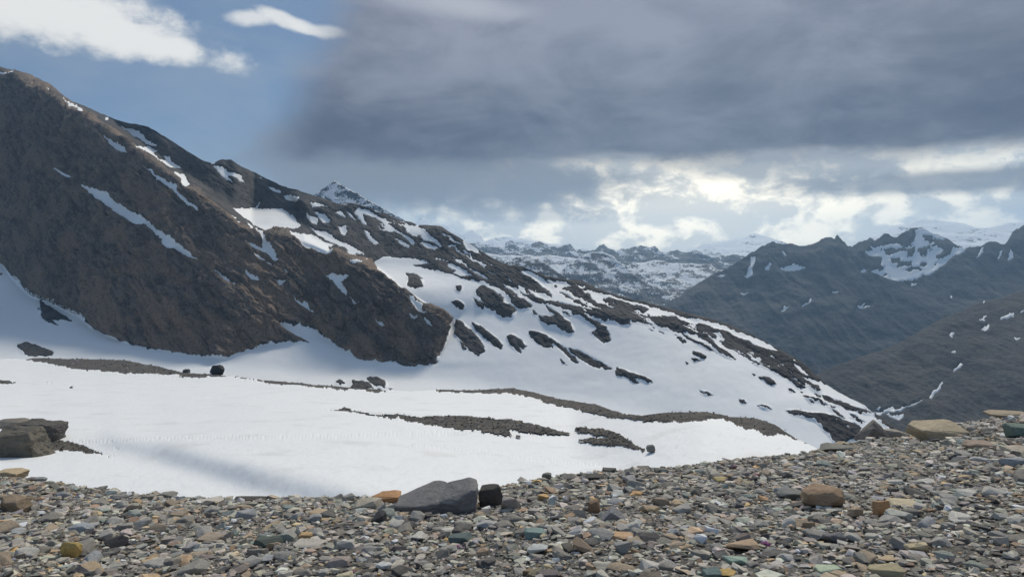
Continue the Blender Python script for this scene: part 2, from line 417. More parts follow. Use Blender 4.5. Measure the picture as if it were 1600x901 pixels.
far_range('pyramid_hill', 'dark pyramid-shaped hill with snow gullies in the far valley', 862, 1045, 1.2, 70,
    P1(862, 440) + c7(560, 330, 590, 300, 640, 265, 690, 230, 740, 222, 800, 220, 840, 232, 880, 250, 900, 280, 950, 300, 985, 350, 1060, 400, 1200, 480) + P1(1045, 470),
    P1(862, 520, 1045, 520), 5000, .6, mat_snowy('streaked_hill', .02, .014, (.05, .05, .055), z0=-600, z1=200), 1.8, 30, 150, 41)
far_range('dark_peak', 'small dark peak with snow couloirs just behind the snow slope ridge', 780, 930, 1.2, 60,
    P1(780, 420) + c7(200, 290, 240, 260, 290, 240, 345, 238, 375, 252, 400, 250, 450, 290, 520, 340, 590, 385, 680, 430) + P1(930, 460),
    P1(780, 500, 930, 500), 3600, .7, mat_snowy('couloir_peak', .0, .02, (.04, .04, .045), z0=-400, z1=100), 1.6, 20, 90, 47)

far_range('pointed_peak', 'sharp blue-grey pyramid peak with snow streaks rising behind the left ridge', 455, 690, .9, 80,
    P1(455, 345, 470, 325, 489, 304, 500, 298, 508, 294, 516, 287, 523, 283, 529, 286, 545, 296, 572, 311, 600, 326, 632, 344, 660, 372, 690, 390),
    P1(455, 440, 690, 440), 3300, .9, mat_snowy('pointed_peak', .16, .02, (.035, .042, .058), z0=-200, z1=500), 1.5, 14, 80, 53)

# ------------------------------------------------------------------ right mountain and spur
def build_patched(g, spec, mat_r, mat_s, rock_name, min_cells=10, region_of=None):
    """split a relief into rock ground and separate snow patches (children)"""
    Q, fc = cells(g)
    o = sub_mesh(rock_name, g['R'].reshape(-1, 3), Q[fc < .3], mat_r)
    L = label_cells(fc > .0, np.zeros(fc.shape, int)); L = grow(L, fc > -.25, 4)
    ids, cnt = np.unique(L[L > 0], return_counts=True)
    small = []
    for i, n in zip(ids, cnt):
        if n < min_cells: small.append(i); continue
        sub_mesh('snow_patch', g['W'].reshape(-1, 3), Q[L == i], mat_s, parent=o)
    if small:
        s_ = sub_mesh('snow_fleck', g['W'].reshape(-1, 3), Q[np.isin(L, small)], mat_s, parent=o); s_['kind'] = 'stuff'
    return o
skyB = P1(980, 500) + c6(0, 440, 60, 410, 130, 360, 210, 310, 270, 280, 340, 235, 400, 200, 470, 165, 520, 180, 550, 178, 570, 170, 610, 185, 640, 180, 680, 155, 720, 140, 742, 150, 750, 133, 758, 132, 766, 150, 800, 185, 820, 185, 850, 165, 900, 150, 920, 155, 960, 125, 1000, 140, 1040, 125, 1080, 100, 1130, 95, 1170, 120, 1200, 130, 1230, 145, 1270, 175, 1310, 195, 1340, 185, 1390, 180, 1430, 165, 1450, 160, 1490, 170, 1510, 150, 1540, 115, 1577, 88, 1640, 60, 1720, 90, 1850, 40, 2100, -20)
mB = raster(0)
fill(mB, c6(870, 230, 900, 190, 960, 185, 1000, 170, 1060, 182, 1090, 155, 1095, 110, 1140, 98, 1180, 125, 1230, 150, 1260, 180, 1330, 200, 1260, 230, 1240, 255, 1200, 285, 1150, 310, 1090, 330, 1000, 340, 930, 320, 890, 305, 940, 290, 940, 260, 950, 230, 900, 230), .82)
for h in ((985, 235, 1040, 232, 1035, 255, 990, 262), (1110, 190, 1150, 195, 1155, 215, 1120, 225), (1115, 250, 1150, 252, 1150, 270, 1115, 272), (1060, 195, 1100, 200, 1090, 225, 1065, 235), (1030, 255, 1085, 250, 1070, 272, 1015, 278), (1180, 160, 1240, 170, 1255, 185, 1190, 180), (1190, 225, 1230, 215, 1235, 235, 1195, 245), (960, 200, 1040, 195, 1030, 212, 965, 220), (1130, 130, 1180, 140, 1170, 160, 1140, 155)):
    fill(mB, c6(*h), 0)
for p in ((500, 295, 560, 268, 620, 280, 570, 292, 530, 300), (850, 305, 870, 290, 885, 300, 860, 310), (375, 235, 395, 230, 383, 280, 380, 312, 355, 315, 373, 275),
          (455, 265, 470, 270, 455, 298, 438, 298), (508, 208, 518, 208, 532, 236, 520, 236), (328, 384, 370, 384, 345, 393), (503, 486, 520, 458, 536, 470), (588, 470, 636, 428, 640, 436, 600, 468),
          (718, 400, 762, 392, 740, 405), (830, 458, 870, 442, 890, 440, 870, 450, 860, 460, 900, 452, 915, 434, 905, 456, 860, 467), (1503, 250, 1515, 198, 1530, 230, 1510, 254), (1455, 245, 1472, 208, 1482, 212, 1468, 245),
          (1366, 242, 1385, 194, 1402, 190, 1380, 230), (225, 318, 265, 305, 250, 322), (335, 318, 400, 305, 360, 325), (1300, 376, 1312, 376, 1308, 386), (1250, 402, 1262, 402, 1258, 418), (790, 240, 798, 238, 796, 256), (1075, 350, 1115, 336, 1085, 358)):
    fill(mB, c6(*p), 1)
gxx, gyy = np.meshgrid((np.arange(RW * RS) / RS + RX0)[(1340 - RX0) * RS:(1530 - RX0) * RS], (np.arange(RH * RS) / RS)[350 * RS:450 * RS])
sub_ = mB[350 * RS:450 * RS, (1340 - RX0) * RS:(1530 - RX0) * RS]
nzz = fbm(gxx / 16 + gyy / 20, gyy / 7.5, gxx * 0, 4, 91, .6)
sub_[(sub_ > .5) & (sub_ < .9) & (nzz > .16)] = 0; sub_[(sub_ > .5)] = 1
mB = blur(mB, .6, 1)
def roughB(P, pm, PX, PY):
    a = fbm(P[..., 0] / 330, P[..., 1] / 900, P[..., 2] / 900, 6, 60, .55, True) * 42
    a = a + fbm(P[..., 0] / 150, P[..., 1] / 150, P[..., 2] / 110, 5, 63, .6) * 16
    b = fbm(P[..., 0] / 70 + P[..., 2] / 160 + fbm(P[..., 0] / 300, P[..., 1] / 300, P[..., 2] / 300, 2, 64) * 1.5, P[..., 1] / 400, P[..., 2] / 500, 5, 66, .62, True) * 10
    return (a + b) * np.clip((PY - np.min(PY, 0)[None]) / 25 + .25, .25, 1)
botB = P1(980, 560, 1180, 600, 1278, 600, 1380, 690, 1500, 700, 1900, 720)
gB = relief(980, 1780, 1.5, 150, skyB, botB, [(980, 4700), (1278, 4300), (1400, 4000), (1780, 3800)], lambda x, y: .62 + .25 * np.clip((470 - y) / 80, 0, 1), mB, rough=roughB, jag=5.5, edge_noise=.5, seed=61, snowh=.9)
oB = build_patched(gB, None, M_right, M_snowf, 'right_mountain', 4)
tag(oB, 'hazy dark mountain wall with jagged crest across the valley on the right', 'mountain', kind='structure')
skyC = c6(560, 800, 620, 770, 670, 745, 760, 705, 900, 660, 1030, 610, 1130, 550, 1200, 510, 1300, 470, 1380, 430, 1480, 410, 1577, 375, 1800, 300, 2150, 240)
mC = raster(0)
for p in ((1368, 516, 1418, 488, 1402, 512), (1472, 494, 1537, 474, 1530, 495, 1480, 502), (1383, 550, 1420, 530, 1422, 550, 1405, 563), (1398, 428, 1415, 383, 1432, 383, 1425, 405, 1400, 434), (1246, 582, 1266, 574, 1262, 593), (1528, 590, 1572, 589, 1550, 601),
          (1256, 656, 1272, 651, 1272, 664), (1178, 686, 1202, 687, 1198, 694), (1260, 746, 1288, 705, 1306, 701, 1285, 727), (1155, 852, 1200, 800, 1212, 775, 1222, 777, 1208, 815, 1165, 860), (1540, 395, 1560, 392, 1556, 400), (1555, 470, 1577, 465, 1577, 473), (1435, 608, 1446, 603, 1444, 612)):
    fill(mC, c6(*p), 1)
for p in ((525, 88, 580, 78, 620, 50, 632, 66, 700, 55, 798, 20, 742, 48, 660, 74, 600, 80, 560, 100), (583, 93, 620, 93, 640, 100, 692, 90, 662, 122, 640, 117, 610, 106), (533, 62, 562, 60, 550, 70), (480, 40, 495, 44, 486, 48)):
    fill(mC, cr(*p), 1)
mC = blur(mC, .6, 1)
def roughC(P, pm, PX, PY):
    a = fbm(P[..., 0] / 260, P[..., 1] / 600, P[..., 2] / 700, 6, 80, .55, True) * 17
    a = a + fbm(P[..., 0] / 90, P[..., 1] / 90, P[..., 2] / 60, 5, 83, .6) * 7
    b = fbm(P[..., 0] / 34 + P[..., 1] / 70 + fbm(P[..., 0] / 200, P[..., 1] / 200, P[..., 2] / 200, 2, 84) * 1.5, P[..., 1] / 260, P[..., 2] / 260, 5, 86, .62, True) * 3.6
    return (a + b) * np.clip((PY - np.min(PY, 0)[None]) / 25 + .25, .25, 1)
gC = relief(1240, 1800, 1.5, 150, skyC, P1(1240, 720, 1800, 760), [(1240, 2300), (1800, 2000)], lambda x, y: np.full(x.shape, .46), mC, rough=roughC, jag=1.5, edge_noise=.35, seed=81, snowh=.9)
oC = build_patched(gC, None, M_spur, M_snowf, 'right_spur', 4)
tag(oC, 'bare brown mountain spur slanting down into the valley on the right', 'mountain', kind='structure')

# ------------------------------------------------------------------ the massif: left rock face, ridges and the big snow slope
skyM = P1(-420, -20, 0, 106, 18, 110, 45, 118, 75, 132, 92, 148, 110, 160, 140, 171, 168, 184, 205, 194, 232, 200, 262, 217, 290, 235, 318, 252, 334, 256, 346, 250, 360, 251, 378, 262, 415, 279, 440, 291, 470, 300, 486, 305, 505, 312, 529, 320, 549, 319, 575, 326, 600, 334, 630, 346, 655, 353, 690, 356, 722, 375, 756, 396, 785, 412, 817, 418, 852, 432, 886, 438, 909, 440, 930, 451, 955, 460, 979, 467, 1007, 473, 1036, 481, 1077, 491, 1108, 499, 1137, 507, 1175, 524, 1219, 548, 1244, 562, 1262, 574, 1280, 593, 1306, 612, 1350, 634, 1362, 645, 1400, 672, 1440, 700)
botM = P1(-420, 575, 0, 592, 300, 612, 700, 640, 1000, 680, 1250, 730, 1440, 760)
RF = P1(-420, 300, -420, -60, 0, 100, 30, 112, 80, 135, 135, 178, 170, 200, 215, 232, 270, 275, 310, 300, 340, 322, 372, 348, 392, 362, 420, 361, 452, 362, 480, 372, 520, 392, 548, 404, 575, 411, 600, 430, 629, 456, 664, 478, 693, 491, 703, 501, 697, 513, 700, 521, 694, 540, 684, 558, 683, 567, 647, 572, 629, 570, 621, 564, 592, 566, 560, 560, 525, 541, 502, 523, 488, 514, 465, 507, 436, 504, 410, 495, 433, 514, 462, 527, 485, 536, 450, 533, 408, 536, 399, 543, 372, 551, 357, 558, 341, 558, 270, 551, 200, 537, 145, 512, 125, 492, 90, 478, 50, 462, 18, 430, 0, 399)
mM = raster(0)
main = P1(-420, 320, 0, 399, 18, 430, 50, 462, 90, 478, 125, 492, 145, 512, 200, 537, 270, 551, 341, 558, 357, 558, 372, 551, 399, 543, 408, 536, 450, 533, 485, 536, 462, 527, 433, 514, 410, 495, 436, 504, 459, 510, 465, 506, 488, 514, 502, 523, 525, 541, 560, 560, 592, 566, 621, 564, 629, 570, 647, 572, 683, 567, 684, 558, 694, 540, 700, 521, 697, 513, 703, 501, 693, 491, 664, 478, 629, 456, 609, 438, 592, 425, 578, 414, 598, 400, 621, 402, 659, 405, 676, 415, 647, 412, 665, 420, 705, 429, 731, 437, 746, 439, 768, 445,
          830, 470, 870, 480, 930, 490, 1000, 500, 1060, 505, 1100, 520, 1140, 545, 1200, 572, 1270, 590, 1300, 606, 1350, 632, 1375, 660, 1450, 720, 1450, 800, -420, 800)
fill(mM, main, 1)
snowM = [c1(0, 115, 60, 118, 95, 128, 70, 134, 0, 132), c1(232, 196, 280, 226, 350, 272, 400, 300, 440, 326, 478, 350, 455, 352, 420, 332, 370, 302, 320, 258, 260, 217), c1(566, 372, 580, 360, 592, 372, 576, 385),
    c1(645, 410, 690, 423, 735, 430, 775, 452, 800, 482, 835, 503, 852, 522, 800, 508, 750, 478, 700, 452), c1(578, 468, 605, 483, 650, 508, 680, 533, 707, 570, 660, 555, 625, 533, 600, 510),
    c1(705, 503, 760, 518, 820, 523, 857, 547, 828, 552, 850, 578, 900, 594, 885, 570, 922, 578, 942, 600, 962, 620, 992, 642, 950, 643, 900, 620, 850, 591, 790, 562, 740, 542),
    c1(925, 653, 975, 668, 990, 663, 1008, 690, 1030, 737, 1000, 738, 968, 716, 983, 700, 960, 687), c1(775, 618, 830, 646, 855, 678, 905, 706, 955, 733, 962, 763, 1003, 796, 1053, 828, 1080, 860, 1038, 843, 985, 808, 945, 762, 895, 728, 845, 692, 812, 652),
    c1(298, 643, 340, 657, 382, 678, 397, 698, 358, 684, 320, 662),
    P1(130, 290, 150, 297, 172, 305, 181, 317, 206, 330, 229, 344, 250, 361, 269, 373, 283, 386, 301, 400, 316, 413, 296, 404, 271, 389, 258, 385, 245, 367, 231, 353, 216, 354, 195, 343, 177, 329, 159, 315, 142, 303),
    c2(1118, 315, 1162, 342, 1212, 372, 1258, 414, 1218, 397, 1172, 370), c2(1273, 308, 1312, 332, 1350, 368, 1308, 355), c2(1438, 372, 1482, 370, 1467, 393, 1450, 402),
    c3(183, 362, 217, 392, 272, 428, 294, 443, 304, 490, 333, 530, 364, 588, 338, 587, 298, 553, 258, 533, 198, 502, 183, 488, 230, 493, 278, 518, 272, 480, 267, 462, 237, 432, 198, 397), c3(228, 548, 292, 583, 347, 622, 298, 603, 246, 572), c3(98, 322, 120, 338, 165, 384, 148, 380, 112, 347),
    c3(178, 636, 217, 662, 255, 694, 218, 688, 188, 660), c3(358, 690, 396, 700, 376, 724, 358, 722), c3(383, 633, 414, 656, 400, 658), c3(73, 682, 112, 702, 158, 740, 112, 722), c3(438, 792, 490, 822, 510, 812, 533, 838, 563, 870, 518, 853, 468, 823),
    c3(617, 658, 660, 653, 700, 662, 753, 666, 737, 692, 702, 694, 724, 730, 745, 755, 735, 767, 698, 738, 658, 692), c3(748, 786, 787, 806, 818, 834, 778, 820), c3(1068, 792, 1112, 812, 1138, 828, 1143, 860, 1168, 888, 1128, 872, 1098, 832), c3(1083, 882, 1107, 888, 1112, 908, 1090, 905),
    c4(873, 398, 902, 403, 908, 432, 878, 422), c4(943, 418, 977, 433, 998, 460, 963, 447), c4(683, 422, 712, 438, 738, 462, 703, 452), c4(540, 300, 575, 318, 608, 348, 575, 330), c4(865, 310, 890, 322, 920, 350, 925, 372, 945, 395, 915, 385, 890, 345),
    c3(16, 72, 60, 77, 100, 98, 140, 112, 162, 123, 173, 160, 140, 148, 105, 123, 84, 122, 120, 165, 78, 142, 36, 106), c3(0, 43, 18, 46, 15, 64, 0, 62), c3(256, 126, 278, 140, 268, 147), c3(310, 183, 350, 188, 384, 204, 376, 217, 340, 210), c3(386, 226, 415, 220, 440, 236, 477, 244, 450, 264, 413, 254),
    c3(538, 263, 580, 268, 634, 295, 600, 295, 560, 288, 543, 292), c3(513, 318, 542, 342, 578, 358, 582, 388, 548, 378, 518, 350), c3(553, 323, 587, 333, 622, 338, 651, 382, 613, 382, 578, 352),
    c3(112, 293, 200, 296, 300, 298, 385, 306, 430, 323, 460, 358, 492, 397, 470, 410, 400, 410, 350, 417, 300, 427, 260, 407, 205, 370, 170, 347, 130, 317), c3(243, 292, 254, 263, 264, 266, 256, 295),
    c3(415, 418, 470, 433, 532, 438, 582, 457, 624, 488, 643, 518, 653, 553, 600, 543, 560, 523, 530, 525, 488, 503, 477, 472, 437, 447), c3(523, 400, 582, 422, 622, 432, 664, 457, 724, 487, 774, 512, 830, 553, 778, 543, 728, 515, 678, 493, 618, 468, 567, 438), c3(598, 473, 640, 487, 680, 496, 650, 508),
    c3(728, 527, 762, 528, 788, 558, 758, 553), c3(748, 583, 792, 588, 824, 605, 778, 603), c3(685, 398, 728, 391, 734, 420, 721, 458, 704, 437), c3(678, 323, 706, 316, 730, 343, 700, 343), c3(720, 310, 757, 328, 788, 362, 758, 353), c3(815, 570, 850, 592, 835, 600),
    c3(590, 200, 620, 188, 662, 193, 694, 223, 754, 267, 720, 278, 688, 265, 655, 228, 610, 238), c3(732, 202, 782, 222, 843, 257, 798, 251, 752, 228), c3(878, 298, 928, 320, 900, 321), c3(985, 330, 1030, 345, 1045, 360, 1000, 348),
    c3(775, 320, 800, 291, 850, 302, 902, 331, 934, 361, 972, 383, 963, 358, 992, 362, 1014, 383, 1060, 388, 1112, 383, 1153, 417, 1204, 452, 1254, 507, 1200, 533, 1150, 503, 1080, 483, 1030, 443, 990, 423, 968, 428, 928, 393, 898, 368, 848, 338, 818, 328, 848, 387, 824, 383, 798, 342),
    c3(818, 410, 857, 427, 884, 462, 908, 495, 878, 491, 842, 447), c3(988, 463, 1052, 477, 1080, 494, 1070, 515, 1028, 493), c3(1363, 452, 1402, 482, 1443, 517, 1465, 550, 1430, 538, 1388, 528, 1366, 487), c3(1268, 597, 1332, 609, 1393, 633, 1431, 667, 1368, 663, 1305, 653, 1330, 642, 1288, 618), c3(1498, 588, 1528, 605, 1515, 612),
    c5(318, 353, 402, 392, 473, 437, 533, 478, 603, 532, 560, 538, 498, 512, 437, 462, 377, 402), c5(452, 390, 522, 407, 602, 432, 644, 456, 600, 461, 538, 443, 478, 418),
    c5(428, 298, 472, 288, 503, 312, 562, 342, 603, 367, 663, 397, 723, 422, 803, 462, 863, 497, 924, 526, 880, 531, 798, 513, 758, 493, 698, 478, 638, 458, 604, 440, 598, 412, 558, 387, 518, 352, 468, 322), c5(568, 340, 622, 347, 692, 362, 704, 381, 650, 388, 608, 370), c5(722, 368, 784, 377, 760, 391),
    c8(28, 43, 100, 52, 182, 77, 262, 97, 342, 117, 422, 142, 502, 167, 602, 192, 702, 212, 803, 252, 863, 272, 923, 297, 973, 322, 1023, 352, 960, 345, 898, 323, 868, 303, 818, 288, 768, 258, 698, 238, 618, 213, 560, 208, 518, 188, 400, 184, 360, 165, 300, 164, 258, 154, 178, 129, 108, 109, 58, 73)]
rockM = [c5(180, 400, 215, 372, 262, 383, 303, 407, 333, 438, 338, 470, 372, 478, 403, 500, 387, 548, 328, 542, 288, 517, 298, 507, 268, 507, 238, 492, 213, 452, 213, 432, 188, 422), c5(370, 438, 402, 440, 400, 428, 452, 448, 493, 480, 460, 498, 408, 497, 378, 472),
    c5(215, 335, 312, 352, 380, 400, 440, 458, 495, 500, 522, 524, 500, 528, 488, 492, 438, 450, 398, 434, 372, 440, 345, 412, 298, 378, 240, 353), c5(523, 528, 602, 538, 652, 543, 693, 568, 723, 628, 680, 628, 618, 593, 578, 588, 548, 562),
    c5(555, 470, 602, 498, 645, 530, 660, 548, 620, 543, 578, 503), c5(698, 498, 742, 512, 803, 547, 863, 582, 893, 593, 908, 640, 914, 668, 880, 683, 848, 658, 828, 643, 806, 622, 845, 602, 798, 563, 748, 533),
    c5(555, 453, 640, 457, 722, 477, 802, 507, 852, 500, 902, 527, 952, 523, 1012, 532, 1102, 543, 1162, 567, 1222, 587, 1282, 597, 1324, 627, 1288, 628, 1228, 608, 1158, 593, 1088, 573, 1012, 563, 1028, 588, 968, 578, 898, 558, 838, 548, 778, 523, 698, 495, 618, 478),
    c8(-20, 128, 100, 137, 202, 162, 282, 177, 400, 185, 520, 190, 560, 210, 640, 218, 700, 240, 770, 262, 820, 292, 870, 308, 900, 328, 950, 348, 1024, 353, 1083, 382, 1154, 428, 1222, 500, 1150, 483, 1078, 468, 988, 448, 898, 408, 828, 368, 758, 323, 698, 288, 655, 255, 630, 255, 655, 272, 703, 318, 762, 357, 808, 392, 748, 376, 698, 338, 638, 293, 598, 268, 538, 248, 478, 238, 398, 218, 330, 198, 272, 200, 274, 225, 198, 208, 98, 173, -20, 153),
    c8(138, 82, 222, 97, 302, 122, 364, 140, 330, 164, 258, 149, 166, 118), c8(48, 62, 75, 65, 78, 105, 58, 95), c8(400, 172, 510, 178, 518, 196, 410, 192)]
snowM2 = [c8(582, 203, 602, 212, 608, 238, 594, 235), c8(662, 252, 717, 262, 738, 298, 713, 298, 688, 278), c8(685, 283, 732, 307, 784, 348, 738, 333), c8(798, 343, 843, 359, 837, 371), c8(1087, 407, 1122, 427, 1169, 478, 1140, 468, 1102, 433), c8(1083, 386, 1103, 394, 1095, 405), c8(1017, 402, 1043, 420, 1028, 423), c8(1005, 420, 1022, 436, 1012, 436)]
rockM2 = [c8(983, 443, 1042, 457, 1093, 477, 1144, 508, 1149, 533, 1108, 528, 1078, 498, 1028, 473), c8(1113, 528, 1164, 557, 1128, 553), c8(1148, 503, 1203, 523, 1229, 548, 1208, 553, 1178, 528), c8(1058, 528, 1093, 548, 1075, 553), c8(1128, 568, 1182, 583, 1234, 610, 1198, 603, 1158, 588), c8(1178, 558, 1234, 575, 1215, 579),
    c8(1233, 565, 1282, 587, 1333, 602, 1384, 627, 1444, 647, 1486, 666, 1440, 668, 1388, 648, 1368, 643, 1328, 623, 1288, 603, 1258, 603, 1238, 588), c8(1262, 618, 1303, 634, 1285, 639), c8(1262, 638, 1313, 657, 1354, 694, 1318, 683, 1287, 658), c8(1362, 658, 1413, 678, 1434, 713, 1398, 703, 1377, 683), c8(1158, 598, 1193, 610, 1170, 612),
    c8(1043, 643, 1102, 647, 1162, 657, 1232, 667, 1292, 677, 1332, 697, 1402, 717, 1430, 735, 1420, 790, 1300, 810, 1268, 773, 1232, 738, 1207, 703, 1148, 683, 1087, 668), c8(898, 618, 962, 627, 988, 642, 938, 638), c8(807, 588, 842, 596, 861, 615, 833, 611), c8(607, 546, 662, 557, 686, 575, 648, 568), c8(883, 456, 903, 465, 890, 470), c8(913, 467, 962, 479, 1003, 512, 985, 520, 952, 498, 927, 483),
    c8(583, 343, 612, 352, 648, 370, 642, 385, 608, 371, 588, 358), c8(578, 386, 624, 391, 590, 401), c8(538, 400, 559, 408, 545, 415), c5(72, 552, 112, 572, 153, 607, 204, 657, 239, 715, 205, 749, 158, 723, 117, 683, 82, 643, 63, 627, 77, 600, 67, 580), c5(93, 667, 118, 688, 142, 724, 113, 708), c5(158, 567, 203, 587, 253, 627, 304, 662, 333, 695, 326, 719, 278, 693, 228, 648, 188, 613),
    c5(352, 650, 380, 635, 413, 652, 464, 695, 440, 719, 424, 708, 429, 737, 398, 718, 367, 688), c5(472, 614, 542, 627, 583, 647, 624, 677, 664, 702, 704, 742, 750, 786, 718, 778, 677, 738, 637, 708, 592, 684, 603, 712, 558, 701, 497, 668), c5(682, 707, 742, 717, 803, 752, 853, 781, 903, 802, 934, 827, 903, 818, 857, 800, 862, 819, 818, 803, 778, 778, 727, 748),
    c5(942, 812, 1002, 832, 1052, 849, 1102, 867, 1146, 895, 1108, 893, 1068, 874, 1048, 869, 1074, 899, 1038, 884, 998, 858, 968, 863, 947, 848), c5(637, 759, 663, 776, 684, 801, 653, 788), c5(78, 367, 110, 373, 102, 408, 80, 398), c5(43, 458, 87, 452, 123, 478, 112, 508, 83, 488), c3(1048, 642, 1102, 657, 1154, 680, 1134, 683, 1152, 728, 1108, 732, 1056, 712, 1067, 690, 1062, 665), c5(173, 437, 207, 457, 231, 480, 227, 503, 192, 483),
    c2(183, 493, 205, 512, 213, 490, 203, 458, 243, 487, 303, 527, 374, 573, 310, 568, 262, 562, 312, 600, 248, 583, 217, 542), c2(92, 697, 140, 685, 202, 702, 278, 735, 272, 753, 200, 758, 128, 748, 97, 717), c4(628, 728, 682, 719, 744, 760, 737, 783, 698, 783, 656, 762), c4(547, 740, 602, 742, 643, 758, 674, 793, 588, 800, 537, 793, 557, 765), c4(460, 750, 490, 742, 522, 760, 490, 773), c4(748, 780, 784, 795, 760, 799), c2(0, 322, 10, 330, 0, 338)]
for p in snowM: fill(mM, p, 1)
for p in rockM: fill(mM, p, 0)
for p in snowM2: fill(mM, p, 1)
for p in rockM2: fill(mM, p, 0)
fl = raster(0)                                     # thin rock ribs melting out between the bands
for p in (P1(770, 440, 900, 452, 1100, 505, 1290, 605, 1240, 612, 1080, 540, 930, 505, 800, 490), P1(1180, 575, 1290, 600, 1370, 650, 1330, 680, 1240, 640), P1(590, 330, 700, 365, 780, 420, 760, 445, 660, 400, 560, 350)): fill(fl, p, 1)
y0_, y1_, x0_, x1_ = 320 * RS, 690 * RS, (550 - RX0) * RS, (1380 - RX0) * RS
gxx, gyy = np.meshgrid(np.arange(x0_, x1_) / RS + RX0, np.arange(y0_, y1_) / RS)
uu, ww = gxx * .87 + gyy * .5, gyy * .87 - gxx * .5
nr = fbm(uu / 34, ww / 5.0, gxx * 0, 4, 171, .6); ns = fbm(uu / 26, ww / 4.0, gxx * 0, 4, 177, .6)
reg_ = blur(fl, 8, 1)[y0_:y1_, x0_:x1_]; sub_ = mM[y0_:y1_, x0_:x1_]; was = sub_ > .5
sub_[was & (nr > .62 - .34 * reg_) & (reg_ > .15)] = 0; sub_[~was & (ns > .66 - .34 * reg_) & (reg_ > .15)] = 1
mMb = blur(mM, .55, 1)
slM = raster(.30)                                  # steepness (tan) of the massif
fill(slM, main, .42)
fill(slM, P1(-420, 400, 0, 470, 150, 530, 350, 575, 640, 590, 900, 625, 1250, 720, 1100, 800, -420, 800), .16)
fill(slM, P1(486, 300, 700, 340, 900, 440, 780, 455, 690, 425, 590, 400, 520, 392, 372, 348, 330, 240), .55)
fill(slM, P1(160, 170, 350, 240, 500, 300, 480, 330, 370, 320, 330, 300, 215, 232), .95)
fill(slM, P1(362, 322, 470, 330, 500, 360, 452, 362, 392, 362), .22)
fill(slM, RF, .95)
for p in (rockM[0], rockM[1], rockM[3], rockM[5]): fill(slM, p, 1.2)
slM = blur(slM, 5, 2)
jm = raster(0)                                     # steps in distance behind the crests of nearer parts
fill(jm, P1(-420, -70, 0, 97, 170, 191, 270, 266, 340, 313, 392, 353, 480, 363, 575, 402, 640, 440, 640, 448, 575, 411, 480, 372, 392, 362, 340, 322, 270, 275, 170, 200, 0, 106, -420, -60), .022)
fill(jm, P1(480, 306, 500, 300, 690, 356, 690, 362, 600, 334, 560, 318), .03)
jm = blur(jm, 4, 2)
rRF = raster(0); fill(rRF, RF, 1); rRFb = blur(rRF, 3, 1)
th = math.radians(38)
def roughM(P, pm, PX, PY):
    x, y, z = P[..., 0], P[..., 1], P[..., 2]
    u = x * math.cos(th) - z * math.sin(th); w = x * math.sin(th) + z * math.cos(th)      # along and across the strata
    a = fbm(u / 130, y / 130, w / 60, 5, 101, .55, True)
    b = fbm(u / 90, y / 60, w / 9, 5, 121, .62)
    c = fbm(u / 14, y / 10, w / 6, 5, 131, .7, True)
    k = .35 + .65 * samp(rRFb, PX, PY)
    edge = np.clip((PY - np.min(PY, 0)[None]) / 12 + .35, .35, 1)
    cr_ = np.abs(fbm(u / 120, y / 90, w / 34, 3, 141, .55)); cr2 = np.abs(fbm(x / 60, y / 60, z / 90, 3, 147, .55))
    crack = np.clip(1 - cr_ / .035, 0, 1) * 9 + np.clip(1 - cr2 / .03, 0, 1) * 6
    return (a * 13 + b * 8.0 + c * 3.2 - crack * .45) * k * edge
def wigM(P, pm, PX, PY):
    return fbm(P[..., 0] / 70, P[..., 1] / 70, P[..., 2] / 70, 4, 151, .5) * 1.6
calmM = raster(0); fill(calmM, RF, 1)
fill(calmM, P1(-420, -60, 0, 90, 180, 180, 400, 260, 480, 330, 480, 372, 392, 362, 270, 275), 1); calmM = blur(calmM, 2.5, 2)
gM = relief(-300, 1440, 1.35, 360, skyM, botM, [(-420, 800), (700, 800), (1440, 560)], lambda x, y: samp(slM, x, y), mMb, jump=jm, rough=roughM, jag=1.6, edge_noise=.33, seed=103, snowh=.55, wig=wigM, calm=calmM, lift=1.3)
Q, fc = cells(gM)
VR, VW = gM['R'].reshape(-1, 3), gM['W'].reshape(-1, 3)
cx = .25 * (gM['PX'][:-1, :-1] + gM['PX'][1:, 1:]) * 2; cy = .25 * (gM['PY'][:-1, :-1] + gM['PY'][1:, 1:]) * 2
reg = (samp(rRF, cx, cy) > .5).astype(int)
Ls = grow(label_cells(fc > 0, np.zeros(fc.shape, int)), fc > -.28, 4)
Lr = grow(label_cells(fc <= 0, reg), fc < .3, 4)
ids, cnt = np.unique(Ls[Ls > 0], return_counts=True); main_id = ids[np.argmax(cnt)]
slope_o = sub_mesh('snow_slope', VW, Q[Ls == main_id], M_snow)
tag(slope_o, 'broad blue-shaded snow slope sweeping down from the ridge below the rock face', 'snow slope', kind='structure')
idr, cntr = np.unique(Lr[Lr > 0], return_counts=True)
regr = {i: reg[Lr == i].mean() for i in idr}
face_id = max((i for i in idr if regr[i] > .5), key=lambda i: cntr[list(idr).index(i)])
ridge_id = max((i for i in idr if regr[i] <= .5), key=lambda i: cntr[list(idr).index(i)])
face_o = sub_mesh('rock_face', VR, Q[Lr == face_id], M_face)
tag(face_o, 'steep brown rock mountainside with thin snow streaks filling the left', 'mountain', kind='structure')
ridge_o = sub_mesh('ridge', VR, Q[Lr == ridge_id], M_ridge)
tag(ridge_o, 'grey rocky ridge running down behind the rock face and snow slope', 'mountain', kind='structure')
def ends_face(L, i): return reg[L == i].mean() > .4
flecks = []
for i, n in zip(ids, cnt):
    if i == main_id: continue
    if n < 8: flecks.append(i); continue
    sub_mesh('snow_patch', VW, Q[Ls == i], M_snow, parent=face_o if ends_face(Ls, i) else ridge_o)
if flecks: tag(sub_mesh('snow_fleck', VW, Q[np.isin(Ls, flecks)], M_snow, parent=ridge_o), kind='stuff')
flecks = []
